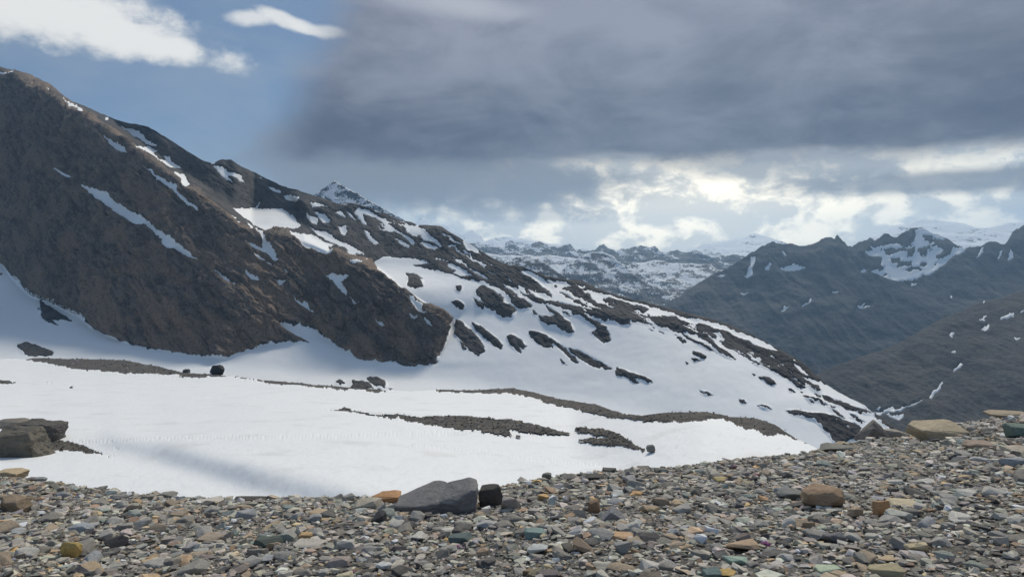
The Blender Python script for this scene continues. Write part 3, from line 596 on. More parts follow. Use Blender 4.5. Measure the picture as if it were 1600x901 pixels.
for i, n in zip(idr, cntr):
    if i in (face_id, ridge_id): continue
    if n < 8: flecks.append(i); continue
    sub_mesh('rock_outcrop', VR, Q[Lr == i], M_face if regr[i] > .5 else M_ridge, parent=face_o if regr[i] > .5 else slope_o)
if flecks: tag(sub_mesh('rock_fleck', VR, Q[np.isin(Lr, flecks)], M_ridge, parent=slope_o), kind='stuff')

# ------------------------------------------------------------------ near snowfield with moraine banks
skyG = P1(-420, 548, 0, 561, 40, 561, 69, 560, 135, 562, 189, 563, 240, 572, 288, 583, 350, 587, 400, 593, 450, 598, 520, 604, 600, 610, 640, 612, 680, 609, 740, 610, 780, 608, 800, 607, 830, 613, 870, 623, 930, 632, 960, 643, 1005, 649, 1040, 645, 1100, 644, 1140, 652, 1180, 655, 1210, 664, 1235, 680, 1265, 696, 1330, 730, 1440, 780)
mG = raster(0)
banks = [(P1(39, 561, 69, 552, 135, 554, 189, 554, 240, 565, 288, 582, 292, 588, 240, 586, 186, 582, 135, 578, 90, 571), 'low stony moraine bank left of the black boulder'),
    (P1(286, 580, 350, 582, 405, 588, 405, 595, 350, 589, 292, 588), 'thin line of rubble under the black boulder'),
    (P1(400, 586, 440, 590, 480, 596, 520, 594, 600, 604, 604, 613, 520, 608, 450, 601, 400, 595), 'thin rubble bank along the snowfield rim below the rock face'),
    (P1(668, 606, 690, 602, 740, 606, 780, 602, 800, 601, 830, 607, 870, 617, 930, 626, 960, 638, 975, 648, 1010, 648, 1008, 654, 960, 651, 920, 643, 870, 631, 830, 621, 790, 614, 740, 615, 690, 611), 'long dark moraine bank on the far rim of the snowfield'),
    (c8(328, 650, 370, 650, 420, 646, 480, 650, 550, 646, 640, 646, 720, 655, 778, 680, 700, 683, 620, 693, 550, 693, 460, 698, 380, 693, 332, 698, 362, 676), 'rounded dark moraine hump at the right end of the rim'),
    (c8(715, 683, 800, 675, 900, 677, 960, 690, 1012, 722, 1062, 757, 1112, 782, 1170, 818, 1100, 794, 1040, 772, 960, 772, 898, 750, 838, 739, 786, 708), 'dark moraine hump trailing down toward the scree'),
    (cm(268, 192, 330, 187, 400, 203, 440, 213, 500, 211, 560, 213, 620, 223, 700, 218, 800, 218, 900, 226, 1000, 238, 1100, 260, 1198, 283, 1150, 283, 1050, 278, 962, 264, 945, 268, 970, 288, 900, 278, 830, 265, 740, 258, 650, 248, 560, 235, 440, 223, 380, 213, 300, 200), 'long grey rubble strip across the middle of the snowfield'),
    (cm(1208, 263, 1240, 263, 1312, 266, 1373, 283, 1403, 303, 1459, 341, 1420, 338, 1380, 328, 1310, 321, 1212, 307, 1270, 300, 1325, 305, 1345, 298, 1290, 283, 1225, 274), 'short brown rubble hump right of the long strip'),
    (cl(210, 215, 270, 180, 300, 158, 350, 170, 430, 187, 500, 215, 560, 238, 628, 264, 520, 244, 430, 232, 330, 219), 'tapering rubble tail beside the big left blocks'),
    (P1(-20, 596, 0, 595, 16, 596, 27, 599, 10, 600, -20, 599), 'small dark rubble streak at the left edge of the snowfield'),
    (P1(1000, 700, 1008, 701, 1004, 704), 'tiny rubble fleck'), (cm(612 + 375, 288, 1000, 290, 1003, 295, 990, 292), 'tiny rubble fleck'), (P1(71, 597, 80, 598, 79, 600, 72, 599), 'tiny rubble fleck'), (P1(108, 604, 116, 605, 112, 607), 'tiny rubble fleck'), (cl(612, 205, 640, 210, 648, 222, 625, 215), 'tiny rubble fleck')]
for p, _ in banks: fill(mG, p, 1)
mGb = blur(mG, .6, 1)
slG = raster(-.12)
fill(slG, P1(-420, 670, 60, 687, 100, 686, 170, 688, 260, 703, 350, 722, 440, 742, 530, 762, 620, 788, 760, 830, 1000, 868, 1440, 900, 1440, 908, 1000, 885, 740, 850, 590, 812, 480, 785, 400, 765, 330, 742, 250, 716, 160, 697, -420, 690), .24)
fill(slG, P1(1020, 640, 1300, 700, 1300, 800, 1100, 800, 900, 700), -.02)
slG = blur(slG, 11, 2)
def slopeG(x, y):
    t = (HOR - y) / F
    return np.maximum(samp(slG, x, np.minimum(y, 900)), t + .05)
trk = np.array(P1(100, 689, 180, 688, 250, 685, 330, 684, 420, 684, 520, 682, 620, 676, 740, 672), float)
trk2 = np.array(P1(620, 690, 700, 696, 790, 708, 880, 716, 960, 726), float)
def roughG(P, pm, PX, PY):                           # used for moraine rubble relief
    return (fbm(P[..., 0] / 9, P[..., 1] / 9, P[..., 2] / 9, 3, 211, .6) + .6) * pm * 1.5 + np.abs(fbm(P[..., 0] / 1.6, P[..., 1] / 1.6, P[..., 2] / 1.6, 3, 221, .7)) * pm * 1.6
def wigG(P, pm, PX, PY):
    w = fbm(P[..., 0] / 40, P[..., 1] / 60, P[..., 2] * 0, 3, 231, .5) * .8 + fbm(P[..., 0] / 11, P[..., 1] / 22, P[..., 2] * 0, 3, 235, .55) * .18 * np.clip(150 / P[..., 1], .15, 1) + fbm(P[..., 0] / 2.0, P[..., 1] / 3.0, P[..., 2] * 0, 3, 241, .6) * .07 * np.clip(110 / P[..., 1], 0, 1) ** 2
    for T_, dp in ((trk, .13), (trk2, .08)):
        ty = np.interp(PX, T_[:, 0], T_[:, 1], left=-999, right=-999)
        w = w - dp * np.exp(-((PY - ty - .8 * np.sign(np.sin(PX * .55))) / 1.7) ** 2) * np.clip(.35 + .5 * np.sin(PX * 1.1 + 3 * vnoise(PX / 23, PX * 0, PX * 0, 243)) + .7 * vnoise(PX / 6, PY * 0, PX * 0, 245), 0, 1)
    return w * 1.0
# the bank mask marks rubble, so snow is its complement
gG = relief(-300, 1420, 1.15, 230, skyG, P1(-420, 1000, 1440, 1000), 49, slopeG, 1 - mGb, rough=roughG, jag=.5, edge_noise=.35, seed=205, snowh=.5, back=14, back_slope=-.45, wig=wigG)
Q, fc = cells(gG)
VR, VW = gG['R'].reshape(-1, 3), gG['W'].reshape(-1, 3)
field = sub_mesh('snowfield', VW, Q[fc > -.3], M_field)
tag(field, 'sunlit white snowfield behind the scree crest, crossed by a footprint track', 'snowfield', kind='structure')
Lr = grow(label_cells(fc <= 0, np.zeros(fc.shape, int)), fc < .25, 3)
bid = np.zeros(fc.shape, int)
ccx, ccy = gG['PX'][:-1, :-1], gG['PY'][:-1, :-1]
rb = raster(0)
for k, (p, _) in enumerate(banks): fill(rb, p, k + 1)
ridx = lambda x, y: rb[np.clip((y * RS).astype(int), 0, rb.shape[0] - 1), np.clip(((x - RX0) * RS).astype(int), 0, rb.shape[1] - 1)]
ib = ridx(ccx, ccy)
rngb = np.random.default_rng(5)

# ---- loose stone shapes shared by rubble and gravel
def hull_stone(seed, npts, flat):
    r = np.random.default_rng(seed); bm = bmesh.new()
    p = r.normal(size=(npts, 3)); p /= np.linalg.norm(p, axis=1)[:, None]
    p = np.sign(p) * np.abs(p) ** .6; p *= np.array((1.0, r.uniform(.6, .95), flat)) * .5
    for q in p: bm.verts.new(q)
    res = bmesh.ops.convex_hull(bm, input=bm.verts)
    bmesh.ops.delete(bm, geom=[v for v in bm.verts if not v.link_faces], context='VERTS')
    bmesh.ops.triangulate(bm, faces=bm.faces); bm.verts.index_update()
    V = np.array([v.co[:] for v in bm.verts]); T = np.array([[v.index for v in f.verts] for f in bm.faces]); bm.free()
    return V, T
TINY = [hull_stone(900 + i, 9, [.2, .32, .45, .65][i % 4]) for i in range(12)]
SMALL = [hull_stone(950 + i, 14, [.16, .24, .36, .55][i % 4]) for i in range(16)]
def scatter_mesh(name, pos, size, yaw, tilt, tdir, shapes, colr, mat, parent=None):
    Vs, Ts, Cs, off = [], [], [], 0
    which = np.arange(len(pos)) % len(shapes)
    for k, (V, T) in enumerate(shapes):
        s = np.flatnonzero(which == k)
        if not len(s): continue
        c, sn = np.cos(yaw[s])[:, None], np.sin(yaw[s])[:, None]
        v = V[None] * size[s][:, None, None]
        x = v[..., 0] * c - v[..., 1] * sn; y = v[..., 0] * sn + v[..., 1] * c; z = v[..., 2]
        ct, st = np.cos(tilt[s])[:, None], np.sin(tilt[s])[:, None]; cd, sd = np.cos(tdir[s])[:, None], np.sin(tdir[s])[:, None]
        a = x * cd + y * sd; b = -x * sd + y * cd
        a, z = a * ct - z * st, a * st + z * ct
        x, y = a * cd - b * sd, a * sd + b * cd
        vv = np.stack([x, y, z], -1) + pos[s][:, None]
        Vs.append(vv.reshape(-1, 3)); Ts.append((T[None] + (off + np.arange(len(s)) * len(V))[:, None, None]).reshape(-1, 3)); off += len(s) * len(V)
        Cs.append(np.repeat(colr[s], len(V), 0))
    o = mesh_np(name, np.concatenate(Vs), np.concatenate(Ts), mat, parent, smooth=False, attrs={'tint': np.concatenate(Cs)})
    return o
PAL = np.array([(.20, .195, .185), (.155, .15, .145), (.26, .25, .235), (.33, .32, .305), (.105, .10, .10), (.24, .205, .165), (.30, .235, .165), (.20, .15, .11), (.155, .185, .18), (.21, .22, .24), (.46, .45, .43), (.36, .245, .13), (.06, .06, .062), (.25, .25, .225)])
PAL = PAL * np.array((2.0, 1.87, 1.66))
PW = np.array([20, 18, 17, 9, 10, 8, 2.5, 4, 2.5, 6, 3.5, .8, 5, 9.0]); PW /= PW.sum()
def palette(r, n): return np.clip(PAL[r.choice(len(PAL), n, p=PW)] * r.uniform(.6, 1.3, (n, 1)) * r.uniform(.95, 1.05, (n, 3)), .02, .75)
def stone_mat(name, objcol, sc_=22.0):
    m, b, pos = mat_new(name, .85)
    if objcol:
        n = S.nt.nodes.new('ShaderNodeObjectInfo'); c = S(n.outputs['Color'])
        t = S.nt.nodes.new('ShaderNodeTexCoord'); pos = S(t.outputs['Object'])
    else:
        n = S.nt.nodes.new('ShaderNodeAttribute'); n.attribute_name = 'tint'; c = S(n.outputs['Color'])
    n1 = noise(pos, sc_, 6, .65, .3); n2 = noise(vscale(pos, 1, 1, 3), sc_ * .3, 4, .55); n3 = noise(pos, sc_ * 4, 3, .6)
    mlt = S.nt.nodes.new('ShaderNodeVectorMath'); mlt.operation = 'SCALE'
    S.nt.links.new(c.s, mlt.inputs[0]); S.nt.links.new((.12 + n1 * 1.0 + n2 * .76).s, mlt.inputs['Scale'])
    cc = mixc(sstep(n3, .6, .75) * .3, S(mlt.outputs[0]), (.42, .41, .39))
    cc = mixc(sstep(n2, .60, .72) * .25, cc, (.20, .14, .09))
    setc(b, cc); bump(b, n1 + n3 * .4, .6, .35 / sc_)
    return m
M_gravel = stone_mat('gravel_stone', False, 22); M_stone = stone_mat('scree_stone', True, 16)
M_block = stone_mat('boulder_stone', True, 8.0); M_rub = stone_mat('rubble_stone', False, 2.0)

for i, n in zip(*np.unique(Lr[Lr > 0], return_counts=True)):
    sel = Lr == i
    k = int(np.bincount(ib[sel].astype(int)).argmax()) if sel.any() else 0
    lab = banks[k - 1][1] if k else None
    if lab and lab.startswith('tiny'): lab = None
    if n < 3: continue
    o = sub_mesh('moraine_bank', VR, Q[sel], M_moraine, parent=field)
    if lab and n > 60: o['label'] = lab
    if n > 25:                                        # loose blocks lying on the bank
        cc_ = np.argwhere(sel & (fc < -.2))
        if len(cc_) < 5: continue
        m_ = min(1400, int(len(cc_) * .55)); pick = cc_[rngb.integers(0, len(cc_), m_)]
        vi = Q[pick[:, 0], pick[:, 1], 0]; pos = VR[vi] + rngb.normal(size=(m_, 3)) * .15
        pmv = VR[vi][:, 1] / F
        size = pmv * rngb.uniform(1.6, 3.6, m_) * rngb.choice([1, 1, 1, 1.6], m_)
        rr = scatter_mesh('rubble', pos, size, rngb.uniform(0, 6.3, m_), rngb.normal(0, .35, m_), rngb.uniform(0, 6.3, m_), TINY, palette(rngb, m_) * .5, M_rub, parent=o); rr['kind'] = 'stuff'

def field_at(px, py):
    j = np.argmin(((gG['PX'][:230] - px) ** 2 + (gG['PY'][:230] - py) ** 2).ravel()); return Vector(VW[j]), float(VW[j][1])

# ------------------------------------------------------------------ foreground scree ground
CR = np.array(P1(-2000, 690, -600, 700, 0, 744, 60, 752, 140, 764, 250, 777, 340, 785, 420, 785, 560, 782, 640, 784, 720, 775, 800, 758, 850, 748, 950, 740, 1050, 732, 1150, 722, 1250, 708, 1300, 702, 1380, 683, 1440, 676, 1520, 660, 1600, 647, 1700, 634, 2300, 610, 3600, 600), float)
DC = np.array(P1(-2000, 14, -600, 13, 0, 12, 300, 10, 600, 9.4, 900, 11, 1200, 13, 1600, 16, 2300, 20, 3600, 20), float)
def ground(x, y):
    """height of the scree; x, y arrays"""
    az = np.arctan2(x, y); fr = np.clip(np.abs(az), 0, 1.25)
    px = 800 + F * np.tan(np.sign(az) * fr)
    t = (HOR - np.interp(px, CR[:, 0], CR[:, 1])) / F; dc = np.interp(px, DC[:, 0], DC[:, 1])
    zc = EYE + dc * t
    d = np.hypot(x, y) * np.cos(fr); back_ = np.clip((np.abs(az) - 1.25) / 1.2, 0, 1)
    q = d / dc
    z = np.where(q < 1, zc * (q * .85 + .15 * q * q), zc + zc * 1.15 * (1 - np.exp(-(q - 1) * 3)) * .33 - .65 * np.maximum(d - dc - .25, 0))
    z = z * (1 - back_)
    return z + fbm(x / 1.7, y / 1.7, x * 0, 3, 301, .5) * .06 * np.clip(np.hypot(x, y) / 3, 0, 1)
aa = np.concatenate([np.linspace(-math.pi, -.75, 60, endpoint=False), np.linspace(-.75, .75, 520), np.linspace(.75, math.pi, 61)[1:]])
rr_ = np.concatenate([np.linspace(.05, 3, 12, endpoint=False), np.linspace(3, 20, 170, endpoint=False), np.linspace(20, 75, 30)])
AA, RR = np.meshgrid(aa, rr_); gx, gy = RR * np.sin(AA), RR * np.cos(AA)
gz = ground(gx, gy); gz += fbm(gx / .09, gy / .09, gx * 0, 2, 311, .5) * .012
nu, nv = len(aa), len(rr_); ii = np.arange(nu * nv).reshape(nv, nu)
Qf = np.stack([ii[:-1, :-1], ii[:-1, 1:], ii[1:, 1:], ii[1:, :-1]], -1).reshape(-1, 4)
m, b, pos = mat_new('grit', .95)
nA = noise(pos, 60, 6, .7); nB = noise(pos, 1.3, 4, .6); vo = S.nt.nodes.new('ShaderNodeTexVoronoi'); vo.inputs['Scale'].default_value = 55
S.nt.links.new(pos.s, vo.inputs['Vector'])
cc = mixc(sstep(nA, .35, .7), (.10, .09, .078), (.27, .25, .215)); cc = mixc(sstep(nB, .45, .7) * .5, cc, (.10, .08, .06))
vc = S.nt.nodes.new('ShaderNodeSeparateColor'); S.nt.links.new(vo.outputs['Color'], vc.inputs[0])
cc = mixc(sstep(S(vc.outputs[0]), .55, .95) * .7, cc, (.27, .255, .235))
setc(b, cc); bump(b, nA + S(vo.outputs['Distance']) * -1.2, .9, .02)
scree = tag(mesh_np('scree_ground', np.stack([gx, gy, gz], -1).reshape(-1, 3), Qf, m), 'grey-brown gritty scree slope under the stones in the foreground', 'ground', kind='structure')

def hit(px, py):
    t = (HOR - py) / F; d = np.linspace(2.5, 60, 4000); x = d * (px - 800) / F
    below = EYE + d * t < ground(x, d)
    j = np.argmax(below)
    if not below.any() or d[j] > np.interp(px, DC[:, 0], DC[:, 1]) + .6: j = np.argmin(np.abs(d - np.interp(px, DC[:, 0], DC[:, 1])))
    return float(x[j]), float(d[j]), float(ground(x[j:j + 1], d[j:j + 1])[0])

# ------------------------------------------------------------------ boulders and stones that can be told apart
def boulder_mesh(name, pts, sub=2, amp=.02, seed=0, bev=.02, strat=0):
    """pts: list of point clouds (each made convex, all joined into one rock), unit size"""
    bm = bmesh.new()
    for cloud in pts:
        b2 = bmesh.new()
        for p in cloud: b2.verts.new(p)
        bmesh.ops.convex_hull(b2, input=b2.verts)
        bmesh.ops.delete(b2, geom=[v for v in b2.verts if not v.link_faces], context='VERTS')
        bmesh.ops.dissolve_limit(b2, angle_limit=.12, verts=b2.verts, edges=b2.edges)
        if bev: bmesh.ops.bevel(b2, geom=list(b2.edges), offset=bev, segments=1, profile=.5, affect='EDGES', clamp_overlap=True)
        bmesh.ops.triangulate(b2, faces=b2.faces)
        for _ in range(sub): bmesh.ops.subdivide_edges(b2, edges=b2.edges, cuts=1, use_grid_fill=True)
        tmp = bpy.data.meshes.new('t'); b2.to_mesh(tmp); b2.free(); bm.from_mesh(tmp); bpy.data.meshes.remove(tmp)
    V = np.array([v.co[:] for v in bm.verts]); 
    bm.normal_update(); N = np.array([v.normal[:] for v in bm.verts])
    q = fbm(V[:, 0] * 2.2, V[:, 1] * 2.2, V[:, 2] * 3, 5, seed, .55, True) * amp + fbm(V[:, 0] * 7, V[:, 1] * 7, V[:, 2] * (7 + 14 * strat), 3, seed + 9, .6) * amp * .5
    V = V + N * q[:, None]
    for v, c in zip(bm.verts, V): v.co = c
    me = bpy.data.meshes.new(name); bm.to_mesh(me); bm.free(); return me
def cloud(seed, n=22, flat=.6, boxy=.6):
    r = np.random.default_rng(seed); p = r.normal(size=(n, 3)); p /= np.linalg.norm(p, axis=1)[:, None]
    p = np.sign(p) * np.abs(p) ** boxy; p *= np.array((.5, .5, .5)) * r.uniform(.88, 1.05, (n, 1))
    return [[tuple(q) for q in p]]
DIMS = {}
def put(me, name, label, cat, loc, dims, rotz, colr, mat, tilt=(0, 0), group=None):
    o = bpy.data.objects.new(name, me); COL.objects.link(o)
    if not me.materials: me.materials.append(mat)
    V = np.array([v.co[:] for v in me.vertices]); ex = np.ptp(V, axis=0)
    o.scale = [dims[i] / ex[i] for i in range(3)]
    DIMS[o.name] = (loc[0], loc[1], .5 * max(dims[0], dims[1]))
    o.location = loc; o.rotation_euler = (tilt[0], tilt[1], rotz); o.color = (*(min(.75, v * k) for v, k in zip(colr, (1.85, 1.74, 1.56))), 1)
    return tag(o, label, cat, group)
ANCH = []
def stone_at(px, py, w, h, colr, seed, label, name='stone', deep=.8, rot=None, tilt=(0, 0), boxy=.6, n=20, sub=2, amp=.03, pts=None, sink=.22, cat='stone', bev=.02, mat=None, tall=None):
    """a stone whose foot shows at photo (px,py) and that is w by h photo pixels"""
    ANCH.append((px, py - h / 2, label))
    q = hit(px, py)
    x, d, z = q; k = d / F; W_ = w * k; H_ = h * k * tall if tall else max(h * k - .22 * W_ * deep, .5 * h * k)
    me = boulder_mesh(name, pts or cloud(seed, n, boxy=boxy), sub, amp, seed, bev)
    V = np.array([v.co[:] for v in me.vertices]); c = (V.max(0) + V.min(0)) / 2
    for v in me.vertices: v.co = (v.co[0] - c[0], v.co[1] - c[1], v.co[2] - c[2])
    hh = H_ / (1 - sink); dy = W_ * deep
    yy = d + dy * .42
    zz = float(ground(np.array([x * yy / d]), np.array([yy]))[0])
    zb = EYE + d * (HOR - py) / F                     # visible foot
    return put(me, name, label, cat, (x * yy / d, yy, min(zb, zz + .05 * H_) + hh * .5 - hh * sink * .8), (W_, dy, hh), 0 if rot is None else rot, colr, mat or M_stone, tilt)
GREY, LGREY, DARK, TAN, BROWN, GREEN, OCH, TEAL = (.22, .22, .22), (.33, .33, .325), (.055, .055, .06), (.32, .25, .18), (.215, .155, .11), (.30, .36, .29), (.36, .26, .11), (.14, .20, .20)
# the big slab: two leaning wedges grown into one block
slab = [[(-.50, -.30, -.05), (-.44, -.28, -.5), (-.40, .35, -.5), (-.50, .30, -.12), (.06, -.26, -.5), (.10, .42, -.45), (-.04, .40, .40), (.09, .36, .36), (.12, -.22, .02), (-.20, -.34, -.02), (-.26, -.30, -.5)],
        [(-.02, -.22, -.5), (.47, -.30, -.5), (.46, .38, -.5), (0, .40, -.5), (.02, -.20, .04), (.22, -.32, .06), (.46, -.22, .44), (.50, -.05, .48), (.38, .30, .56), (.10, .34, .34), (.48, .32, .45), (.495, -.25, .2)]]
stone_at(684, 803, 132, 54, (.11, .113, .122), 5, 'large angular slate-grey boulder with pale sloping top at the scree edge', 'boulder', .62, pts=slab, sub=4, amp=.018, cat='boulder', sink=.12, tall=.80)
stone_at(767, 792, 38, 38, (.055, .052, .052), 8, 'black rough boulder leaning against the right end of the slate-grey boulder', 'boulder', .8, cat='boulder', n=16)
stone_at(800, 798, 36, 26, (.20, .185, .18), 9, 'purplish grey stone right of the black boulder', 'boulder', .9, cat='boulder', n=14)
stone_at(604, 786, 44, 22, (.30, .175, .095), 10, 'rusty orange stone behind the left tip of the slate-grey boulder', 'boulder', .8, cat='boulder')
stone_at(574, 797, 44, 22, (.25, .235, .205), 11, 'pale beige stone with dark hollow left of the rusty stone', 'boulder', .8, cat='boulder')
stone_at(592, 817, 24, 20, DARK, 12, 'small black stone below the slate-grey boulder')
stone_at(1285, 794, 70, 44, BROWN, 13, 'rounded brown boulder standing out on the right scree', 'boulder', .85, cat='boulder', boxy=.85, n=40, sink=.12, amp=.025, bev=.03)
stone_at(1234, 782, 40, 20, (.13, .14, .145), 14, 'dark grey slab touching the left side of the brown boulder', 'boulder', .8, cat='boulder')
stone_at(1464, 688, 80, 35, (.26, .225, .17), 15, 'large tan flat-topped boulder on the right skyline of the scree', 'boulder', .7, cat='boulder', n=16)
stone_at(1390, 684, 46, 18, (.20, .185, .17), 16, 'grey-tan boulder just left of the large tan boulder', 'boulder', .8, cat='boulder')
stone_at(1362, 687, 50, 34, (.12, .115, .11), 17, 'dark lichen-speckled pointed boulder on the scree skyline', 'boulder', .7, cat='boulder', pts=[[(-.5, -.4, -.5), (.5, -.4, -.3), (.5, .4, -.3), (-.45, .4, -.5), (-.42, 0, -.1), (.02, -.1, .45), (.12, .2, .5), (.3, 0, .25), (-.1, -.35, .2)]])
stone_at(1310, 707, 64, 20, (.15, .15, .14), 18, 'long grey slab lying on the scree crest below the pointed boulder', 'boulder', .6, cat='boulder', n=14)
stone_at(1315, 689, 22, 11, (.34, .28, .205), 19, 'small round beige stone perched on the scree crest')
stone_at(1576, 652, 70, 14, (.21, .18, .14), 20, 'flat brown slab at the far right end of the scree crest', 'boulder', .6, cat='boulder')
stone_at(1592, 684, 40, 26, (.10, .135, .125), 21, 'dark green stone at the right edge of the picture below the crest', 'boulder', .8, cat='boulder')
stone_at(1530, 702, 46, 18, (.20, .16, .14), 22, 'reddish brown rounded stone below the large tan boulder')
stone_at(1585, 708, 40, 16, (.38, .34, .285), 23, 'cream stone at the right edge of the scree')
stone_at(1580, 729, 44, 20, (.20, .215, .235), 24, 'blue-grey stone below the cream stone at the right edge')
stone_at(1296, 899, 44, 19, GREEN, 25, 'pale green stone at the bottom edge of the picture', n=14, sink=.1)
stone_at(1434, 866, 34, 22, (.37, .32, .225), 26, 'pale yellow angular stone on the lower right scree', n=12, sink=.1)
stone_at(1383, 905, 52, 25, (.25, .225, .155), 27, 'mottled yellowish stone cut by the bottom edge of the picture', n=14, sink=.1)
stone_at(1405, 814, 42, 20, (.30, .31, .30), 28, 'light grey speckled block below and right of the brown boulder', n=12, sink=.1)
stone_at(1378, 806, 26, 26, (.30, .18, .10), 29, 'rusty orange stone behind the light grey speckled block', n=14)
stone_at(1337, 808, 24, 16, (.24, .19, .145), 30, 'small brown block just below the brown boulder', n=12)
stone_at(1410, 792, 44, 14, (.40, .355, .26), 31, 'cream flat stone above the light grey speckled block')
stone_at(112, 873, 30, 30, (.33, .245, .10), 32, 'ochre rounded lump on the lower left scree', boxy=.85, n=30, sink=.12)
stone_at(16, 801, 54, 30, (.175, .14, .105), 33, 'brown boulder cut by the left edge of the picture', 'boulder', .8, cat='boulder')
stone_at(14, 746, 46, 22, (.30, .25, .175), 34, 'tan boulder on the scree crest at the left edge', 'boulder', .8, cat='boulder', n=18)
stone_at(64, 752, 20, 9, (.17, .18, .19), 35, 'small grey stone on the crest right of the tan boulder')
stone_at(264, 778, 26, 12, (.17, .17, .165), 36, 'dark grey stone poking above the left scree crest')
stone_at(322, 786, 50, 10, (.33, .32, .31), 37, 'long pale flat stone on the scree crest at left')
stone_at(392, 784, 56, 9, (.05, .05, .05), 38, 'long black flat slab on the scree crest left of centre', deep=.5)
stone_at(420, 856, 42, 20, (.06, .075, .07), 39, 'greenish black rounded stone with a pink flower tuft behind it', boxy=.8, n=24)
stone_at(720, 851, 40, 20, (.07, .095, .10), 40, 'dark teal stone on the scree in front of the slate-grey boulder')
stone_at(599, 891, 26, 14, (.42, .43, .45), 41, 'white-blue oval stone at the bottom centre', boxy=.95, n=40, sink=.1)
stone_at(836, 842, 36, 18, TEAL, 42, 'dark green-grey stone right of the dark teal stone')
stone_at(1150, 884, 42, 19, (.20, .275, .25), 43, 'blue-green slab near the bottom edge right of centre', n=12, sink=.1)
stone_at(1135, 904, 32, 16, OCH, 44, 'yellow ochre stone touching the bottom edge right of centre', n=14, sink=.1)
stone_at(1112, 905, 30, 20, (.13, .175, .18), 45, 'dark blue-green stone beside the yellow ochre stone', n=14)
stone_at(958, 814, 50, 24, (.15, .155, .17), 46, 'dark grey wedge-shaped slab in the middle of the scree', pts=[[(-.5, -.3, -.5), (.5, -.25, -.45), (.45, .4, -.5), (-.4, .4, -.5), (-.05, .2, .5), (-.1, -.2, .35), (.1, .3, .45)]], deep=.7)
stone_at(928, 802, 20, 22, (.17, .12, .085), 47, 'brown upright stone left of the dark grey wedge')
stone_at(970, 843, 40, 12, (.36, .25, .165), 48, 'flat orange-tan stone below the dark grey wedge')
stone_at(1012, 848, 42, 16, (.06, .06, .065), 49, 'flat black stone right of the flat orange-tan stone', n=12)
stone_at(972, 866, 26, 22, (.20, .205, .21), 50, 'upright grey block on the lower centre scree', n=10)
stone_at(912, 865, 36, 26, (.19, .15, .12), 51, 'brown layered block on the lower centre scree', n=12)
stone_at(840, 866, 34, 16, (.34, .365, .38), 52, 'pale blue-white speckled stone on the lower centre scree')
stone_at(1158, 863, 50, 20, (.27, .205, .15), 53, 'tan-brown stone above the blue-green slab', n=16)
stone_at(1278, 845, 44, 18, (.16, .16, .16), 54, 'dark stone with pale flat top on the lower right scree', n=12)
stone_at(1303, 851, 32, 20, (.10, .105, .12), 55, 'dark blue-grey pointed stone right of the pale-topped stone', n=10)
stone_at(126, 832, 38, 18, (.24, .265, .30), 56, 'smooth blue-grey stone on the left scree', boxy=.85, n=26)
stone_at(182, 856, 32, 20, (.045, .045, .05), 57, 'black angular stone on the left scree', n=12)
stone_at(326, 848, 44, 18, (.24, .205, .17), 58, 'long brown-grey stone slanting on the left scree', tilt=(0, -.25), n=14)
stone_at(300, 900, 56, 22, (.19, .19, .18), 59, 'long grey slab slanting up from the bottom edge at left', tilt=(0, -.4), n=12)
stone_at(485, 856, 50, 14, (.31, .30, .285), 60, 'broad pale grey flat stone left of centre')
stone_at(478, 842, 22, 11, (.34, .245, .14), 61, 'small orange stone above the broad pale grey flat stone')
stone_at(530, 886, 36, 18, (.23, .20, .195), 62, 'pinkish grey stone at the lower left of centre')
stone_at(854, 738, 16, 13, (.13, .13, .125), 63, 'small dark block standing on the scree crest right of the slate-grey boulder')
stone_at(928, 750, 32, 12, (.06, .06, .06), 64, 'flat black stone just below the crest right of centre')
stone_at(1005, 733, 26, 10, (.15, .145, .135), 65, 'grey-brown stone on the crest right of centre')
stone_at(208, 800, 26, 12, (.04, .038, .036), 66, 'small dark brown stone below the left crest')

# remaining stones: sizes from boulders to pebbles
rng = np.random.default_rng(11)
def spread(n, dmin, over, tan_half=.86):
    out_ = []
    while len(out_) < n:
        m_ = n * 2
        d = np.sqrt(rng.uniform(dmin ** 2, 19.0 ** 2, m_)); px = 800 + F * rng.uniform(-tan_half, tan_half, m_)
        dc = np.interp(px, DC[:, 0], DC[:, 1]); ok = d < dc + over
        out_ += list(np.stack([d[ok] * (px[ok] - 800) / F, d[ok]], -1))
    return np.array(out_[:n])
keep_out = list(DIMS.values())
def clear(p, s):
    ok = np.ones(len(p), bool)
    for (x, y, r) in keep_out: ok &= (p[:, 0] - x) ** 2 + (p[:, 1] - y) ** 2 > (r * .72 + s * .3) ** 2
    return ok
p = spread(2600, 4.0, .4); s = .10 + .16 * rng.power(.35, len(p)); ok = clear(p, s); p, s = p[ok], s[ok]
pxs = s / p[:, 1]; inside = (np.abs(p[:, 0] / p[:, 1]) < .70) & (p[:, 1] < np.interp(800 + F * p[:, 0] / p[:, 1], DC[:, 0], DC[:, 1])) & ((EYE - ground(p[:, 0], p[:, 1])) / p[:, 1] < .425)
order = np.argsort(-np.where(inside, pxs, 0))
N_IND = 300 - 66
ind, rest = order[:N_IND], order[N_IND:]
protos = [boulder_mesh('stone', cloud(400 + i, [12, 16, 20][i % 3], boxy=[.55, .65, .8][i % 3]), 1, .03, 400 + i, .03) for i in range(24)]
names = [(GREY, 'grey'), ((.155, .15, .145), 'dark grey'), (LGREY, 'light grey'), ((.24, .20, .16), 'brownish'), ((.30, .24, .17), 'tan'), ((.08, .08, .082), 'blackish'), ((.17, .195, .19), 'greenish grey'), ((.22, .23, .25), 'blue-grey')]
pw = np.array([30, 22, 18, 10, 5, 7, 4, 6.0]); pw /= pw.sum()
import re
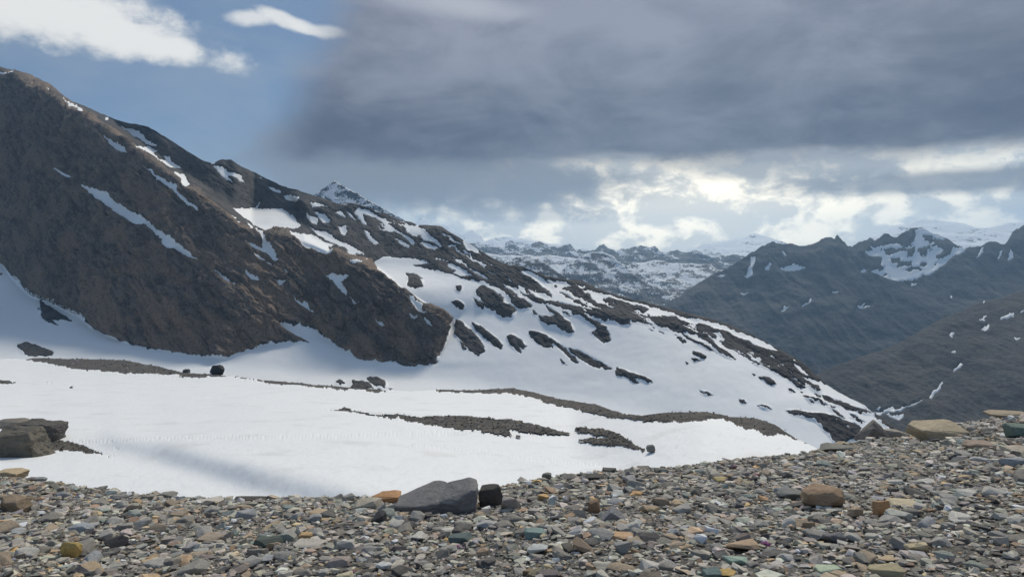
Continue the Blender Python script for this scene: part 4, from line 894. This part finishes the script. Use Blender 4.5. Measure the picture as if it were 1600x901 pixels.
short = [re.split(r" (?:with|on|at|in|leaning|behind|below|touching|just|lying|left|right|perched|standing|poking|slanting|near|above|beside|cut|nearest)\b", a_[2])[0] for a_ in ANCH]
short = [h_ if short.count(h_) == 1 else None for h_ in short]
made = []
for k, i in enumerate(ind):
    ci = rng.choice(len(names), p=pw); c, w = names[ci]; c = tuple(np.clip(np.array(c) * rng.uniform(.85, 1.15), .03, .6))
    S_ = s[i]; flat = rng.uniform(.2, .55); hgt = S_ * flat
    z = float(ground(p[i:i + 1, 0], p[i:i + 1, 1])[0])
    o = put(protos[k % 24], 'stone', None, 'stone', (p[i, 0], p[i, 1], z + hgt * .22), (S_, S_ * rng.uniform(.6, .9), hgt), rng.uniform(0, 6.28), c, M_stone, (rng.normal(0, .14), rng.normal(0, .14)), f'{w} scree stones')
    sx_, sy_ = 800 + F * p[i, 0] / p[i, 1], HOR - F * (z - EYE) / p[i, 1]
    made.append((o, w, 'flat' if flat < .38 else 'blocky', sx_, sy_, S_ / p[i, 1]))
taken = {}
for (o, w, shp, sx_, sy_, big) in sorted(made, key=lambda m_: -m_[5]):
    near = sorted((math.hypot(sx_ - a_[0], 1.5 * (sy_ - a_[1])), j) for j, a_ in enumerate(ANCH) if short[j])
    for dist, j in near[:14]:
        dx, dy = sx_ - ANCH[j][0], 1.5 * (sy_ - ANCH[j][1])
        ang = (math.degrees(math.atan2(dy, dx)) + 382.5) % 360 // 45
        way = ('right of', 'below and right of', 'below', 'below and left of', 'left of', 'above and left of', 'above', 'above and right of')[int(ang)]
        lab = f'{w} {shp} stone ' + ('close ' if dist < 45 else '' if dist < 110 else 'well ') + f'{way} the {short[j]}'
        if lab not in taken and len(lab.split()) <= 16: break
    taken[lab] = 1; o['label'] = lab
def drop(n, dmin, over, lo, hi, shapes, name, sel=None):
    q = spread(n, dmin, over); sz = lo + (hi - lo) * rng.power(.6, n)
    return q, sz
q1, z1 = spread(30000, 4.0, .5), None
z1 = np.clip(rng.lognormal(math.log(.058), .42, len(q1)), .028, .17)
q2 = spread(34000, 3.6, .4); q2 = q2[q2[:, 1] < 13]; z2 = rng.uniform(.02, .05, len(q2))
P_ = np.concatenate([p[rest], q1]); Z_s = np.concatenate([s[rest], z1]); ok = clear(P_, Z_s) & (fbm(P_[:, 0] / .8, P_[:, 1] / .8, P_[:, 0] * 0, 3, 501, .6) * .8 + Z_s * 5 + rng.uniform(-.25, .45, len(P_)) > -.02); P_, Z_s = P_[ok], Z_s[ok]
def lay(P_, Z_s, shapes, name, lift):
    n = len(P_); pos = np.concatenate([P_, (ground(P_[:, 0], P_[:, 1]) + Z_s * lift)[:, None]], 1)
    return scatter_mesh(name, pos, Z_s, rng.uniform(0, 6.3, n), np.abs(rng.normal(0, .22, n)), rng.uniform(0, 6.3, n), shapes, palette(rng, n), M_gravel)
tag(lay(P_, Z_s, SMALL, 'gravel', .12), 'loose mixed grey, brown and pale gravel covering the foreground scree', 'gravel', kind='stuff')
ok = clear(q2, z2)
tag(lay(q2[ok], z2[ok], TINY, 'pebbles', .15), 'fine grey-brown pebbles between the larger stones of the scree', 'pebbles', kind='stuff')

# ------------------------------------------------------------------ blocks on the snowfield
def block_on_field(px, py, w, h, colr, seed, label, pts=None, deep=.8, name='boulder', n=18, sub=3, amp=.03, boxy=.6, lift=0.0, dd=0.0):
    c, d = field_at(px, py); d += dd; k = d / F
    me = boulder_mesh(name, pts or cloud(seed, n, boxy=boxy), sub, amp, seed, .02, 1)
    V = np.array([v.co[:] for v in me.vertices]); cc_ = (V.max(0) + V.min(0)) / 2
    for v in me.vertices: v.co = tuple(np.array(v.co[:]) - cc_)
    H_ = h * k * 1.15; x = d * (px - 800) / F; zb = EYE + d * (HOR - py) / F
    return put(me, name, label, 'boulder', (x, d + w * k * deep * .4, zb + H_ * .5 - h * k * .13 + lift), (w * k, w * k * deep, H_), 0, colr, M_block)
block_on_field(18, 717, 84, 43, (.075, .071, .062), 71, 'big greenish grey block at the left edge on the snow, nearest of the pair', pts=[[(-.5, -.5, -.5), (.42, -.5, -.5), (.5, -.3, -.45), (.5, .5, -.5), (-.5, .5, -.5), (-.5, -.5, .28), (.22, -.45, .36), (.30, -.4, .42), (.24, .4, .5), (-.5, .4, .48), (.40, -.42, -.02), (.36, .3, .1)]], deep=.7, amp=.06, sub=4)
block_on_field(56, 701, 62, 40, (.06, .058, .056), 72, 'dark overhanging block behind the greenish grey block at left', pts=[[(-.5, -.4, -.5), (.30, -.4, -.5), (.36, .4, -.45), (-.5, .5, -.5), (-.5, -.5, .5), (.42, -.45, .44), (.5, -.2, .12), (.47, .4, .40), (-.5, .5, .5), (.46, -.4, -.05), (.1, -.5, .1)]], deep=.8, amp=.07, dd=5, sub=4)
block_on_field(8, 670, 64, 13, (.13, .12, .11), 73, 'flat rubble-covered slab on top of the left blocks', dd=-8, deep=.5, sub=2, n=14)
block_on_field(336, 586, 23, 15, (.022, .022, .025), 74, 'rounded black boulder on the far rim of the snowfield', boxy=.8, n=26)
block_on_field(289, 583, 11, 6, (.045, .045, .048), 75, 'small dark boulder left of the rounded black boulder', sub=2)
block_on_field(1017, 706, 15, 10, (.10, .10, .10), 76, 'lone grey boulder on the snow right of the brown rubble hump', sub=2)
block_on_field(904, 672, 7, 4, (.07, .065, .06), 77, 'tiny dark boulder at the upper tip of the brown rubble hump', sub=1)

# ------------------------------------------------------------------ flower cushions
m, b, pos = mat_new('cushion_leaf', .8); setc(b, mixc(noise(pos, 60, 3), (.05, .065, .025), (.09, .055, .035))); M_leaf = m
m, b, pos = mat_new('pink_petal', .6); setc(b, mixc(noise(pos, 90, 2), (.42, .06, .30), (.55, .16, .45))); M_petal = m
def cushion(px, py, w, label, seed):
    x, d, z = hit(px, py); R_ = w * d / F * .5; r = np.random.default_rng(seed)
    root = bpy.data.objects.new('flower_cushion', None); COL.objects.link(root); root.location = (x, d, z); root.empty_display_size = .05
    tag(root, label, 'flower', 'pink flower cushions in the scree')
    bm = bmesh.new(); bmesh.ops.create_icosphere(bm, subdivisions=3, radius=R_)
    V = np.array([v.co[:] for v in bm.verts]); nn = fbm(V[:, 0] / R_ * 3, V[:, 1] / R_ * 3, V[:, 2] / R_ * 3, 3, seed) * .25 + 1
    for v, k in zip(bm.verts, nn): v.co = (v.co.x * k, v.co.y * k * .9, v.co.z * k * .55)
    me = bpy.data.meshes.new('cushion'); bm.to_mesh(me); bm.free(); me.materials.append(M_leaf)
    o = bpy.data.objects.new('cushion', me); COL.objects.link(o); o.parent = root; o.location = (0, 0, R_ * .1)
    bm = bmesh.new()
    for _ in range(26):                               # five-petalled blossoms
        a, e = r.uniform(0, 6.28), r.uniform(.25, 1.5); c = Vector((math.cos(a) * math.cos(e) * R_ * 1.05, math.sin(a) * math.cos(e) * R_ * .95, math.sin(e) * R_ * .62 + R_ * .12)); nrm = Vector((c.x, c.y, c.z * 2)).normalized()
        rot = nrm.to_track_quat('Z', 'Y').to_matrix(); s_ = .0085
        for k in range(5):
            t0 = k * 1.2566; tip = lambda ang, rad, up: c + rot @ Vector((math.cos(ang) * rad, math.sin(ang) * rad, up))
            vs = [bm.verts.new(q_) for q_ in (tip(t0, 0, 0), tip(t0 - .5, s_ * .8, .002), tip(t0, s_ * 1.1, .003), tip(t0 + .5, s_ * .8, .002))]
            bm.faces.new(vs)
    me = bpy.data.meshes.new('blossoms'); bm.to_mesh(me); bm.free(); me.materials.append(M_petal)
    o = bpy.data.objects.new('blossoms', me); COL.objects.link(o); o.parent = root; o['kind'] = 'stuff'
for k, (px, py, w, lab) in enumerate(((413, 838, 16, 'small pink flower cushion behind the greenish black stone'), (715, 858, 18, 'dark pink flower cushion at the foot of the dark teal stone'), (549, 897, 14, 'pink flower cushion at the bottom edge left of centre'),
        (1128, 736, 15, 'pale pink flower cushion near the scree crest'), (1148, 733, 18, 'pink flower cushion near the scree crest, largest of the three there'), (1184, 745, 14, 'purple flower cushion right of the other two near the crest'), (1196, 852, 16, 'faint pink flower cushion right of the tan-brown stone'))):
    cushion(px, py, w, lab, 700 + k)

# ------------------------------------------------------------------ valley floor and air
m, b, pos = mat_new('valley_ground', .95); setc(b, mixc(noise(pos, .002, 5), (.06, .06, .055), (.11, .10, .085)))
xs = np.linspace(-12000, 12000, 60); ys = np.linspace(-5000, 15000, 60); vx, vy = np.meshgrid(xs, ys)
vz = -1300 + fbm(vx / 6000, vy / 6000, vx * 0, 3, 401) * 60; i2 = np.arange(3600).reshape(60, 60)
tag(mesh_np('valley_floor', np.stack([vx, vy, vz], -1).reshape(-1, 3), np.stack([i2[:-1, :-1], i2[:-1, 1:], i2[1:, 1:], i2[1:, :-1]], -1).reshape(-1, 4), m), 'dark ground of the deep valley stretching to the horizon', 'ground', kind='structure')
TOP = 25 + max(float(np.array([c for c in o.bound_box])[:, 2].max()) for o in COL.objects if o.type == 'MESH' and o.get('kind') == 'structure')
HAZE = 4.4e-5
m = bpy.data.materials.new('air'); m.use_nodes = True; nt = m.node_tree; nt.nodes.clear()
ou = nt.nodes.new('ShaderNodeOutputMaterial'); pv = nt.nodes.new('ShaderNodeVolumePrincipled'); nt.links.new(pv.outputs[0], ou.inputs['Volume'])
pv.inputs['Color'].default_value = (.44, .70, 1.0, 1); pv.inputs['Density'].default_value = HAZE; pv.inputs['Anisotropy'].default_value = .5
bm = bmesh.new(); bmesh.ops.create_cube(bm, size=1.0)
for v in bm.verts: v.co = (v.co.x * 25000, -5500 if v.co.y < 0 else 15600, -1500 if v.co.z < 0 else TOP)
me = bpy.data.meshes.new('haze'); bm.to_mesh(me); bm.free(); me.materials.append(m)
hz = bpy.data.objects.new('haze', me); COL.objects.link(hz); tag(hz, 'pale blue mountain air filling the valley', 'haze', kind='stuff')
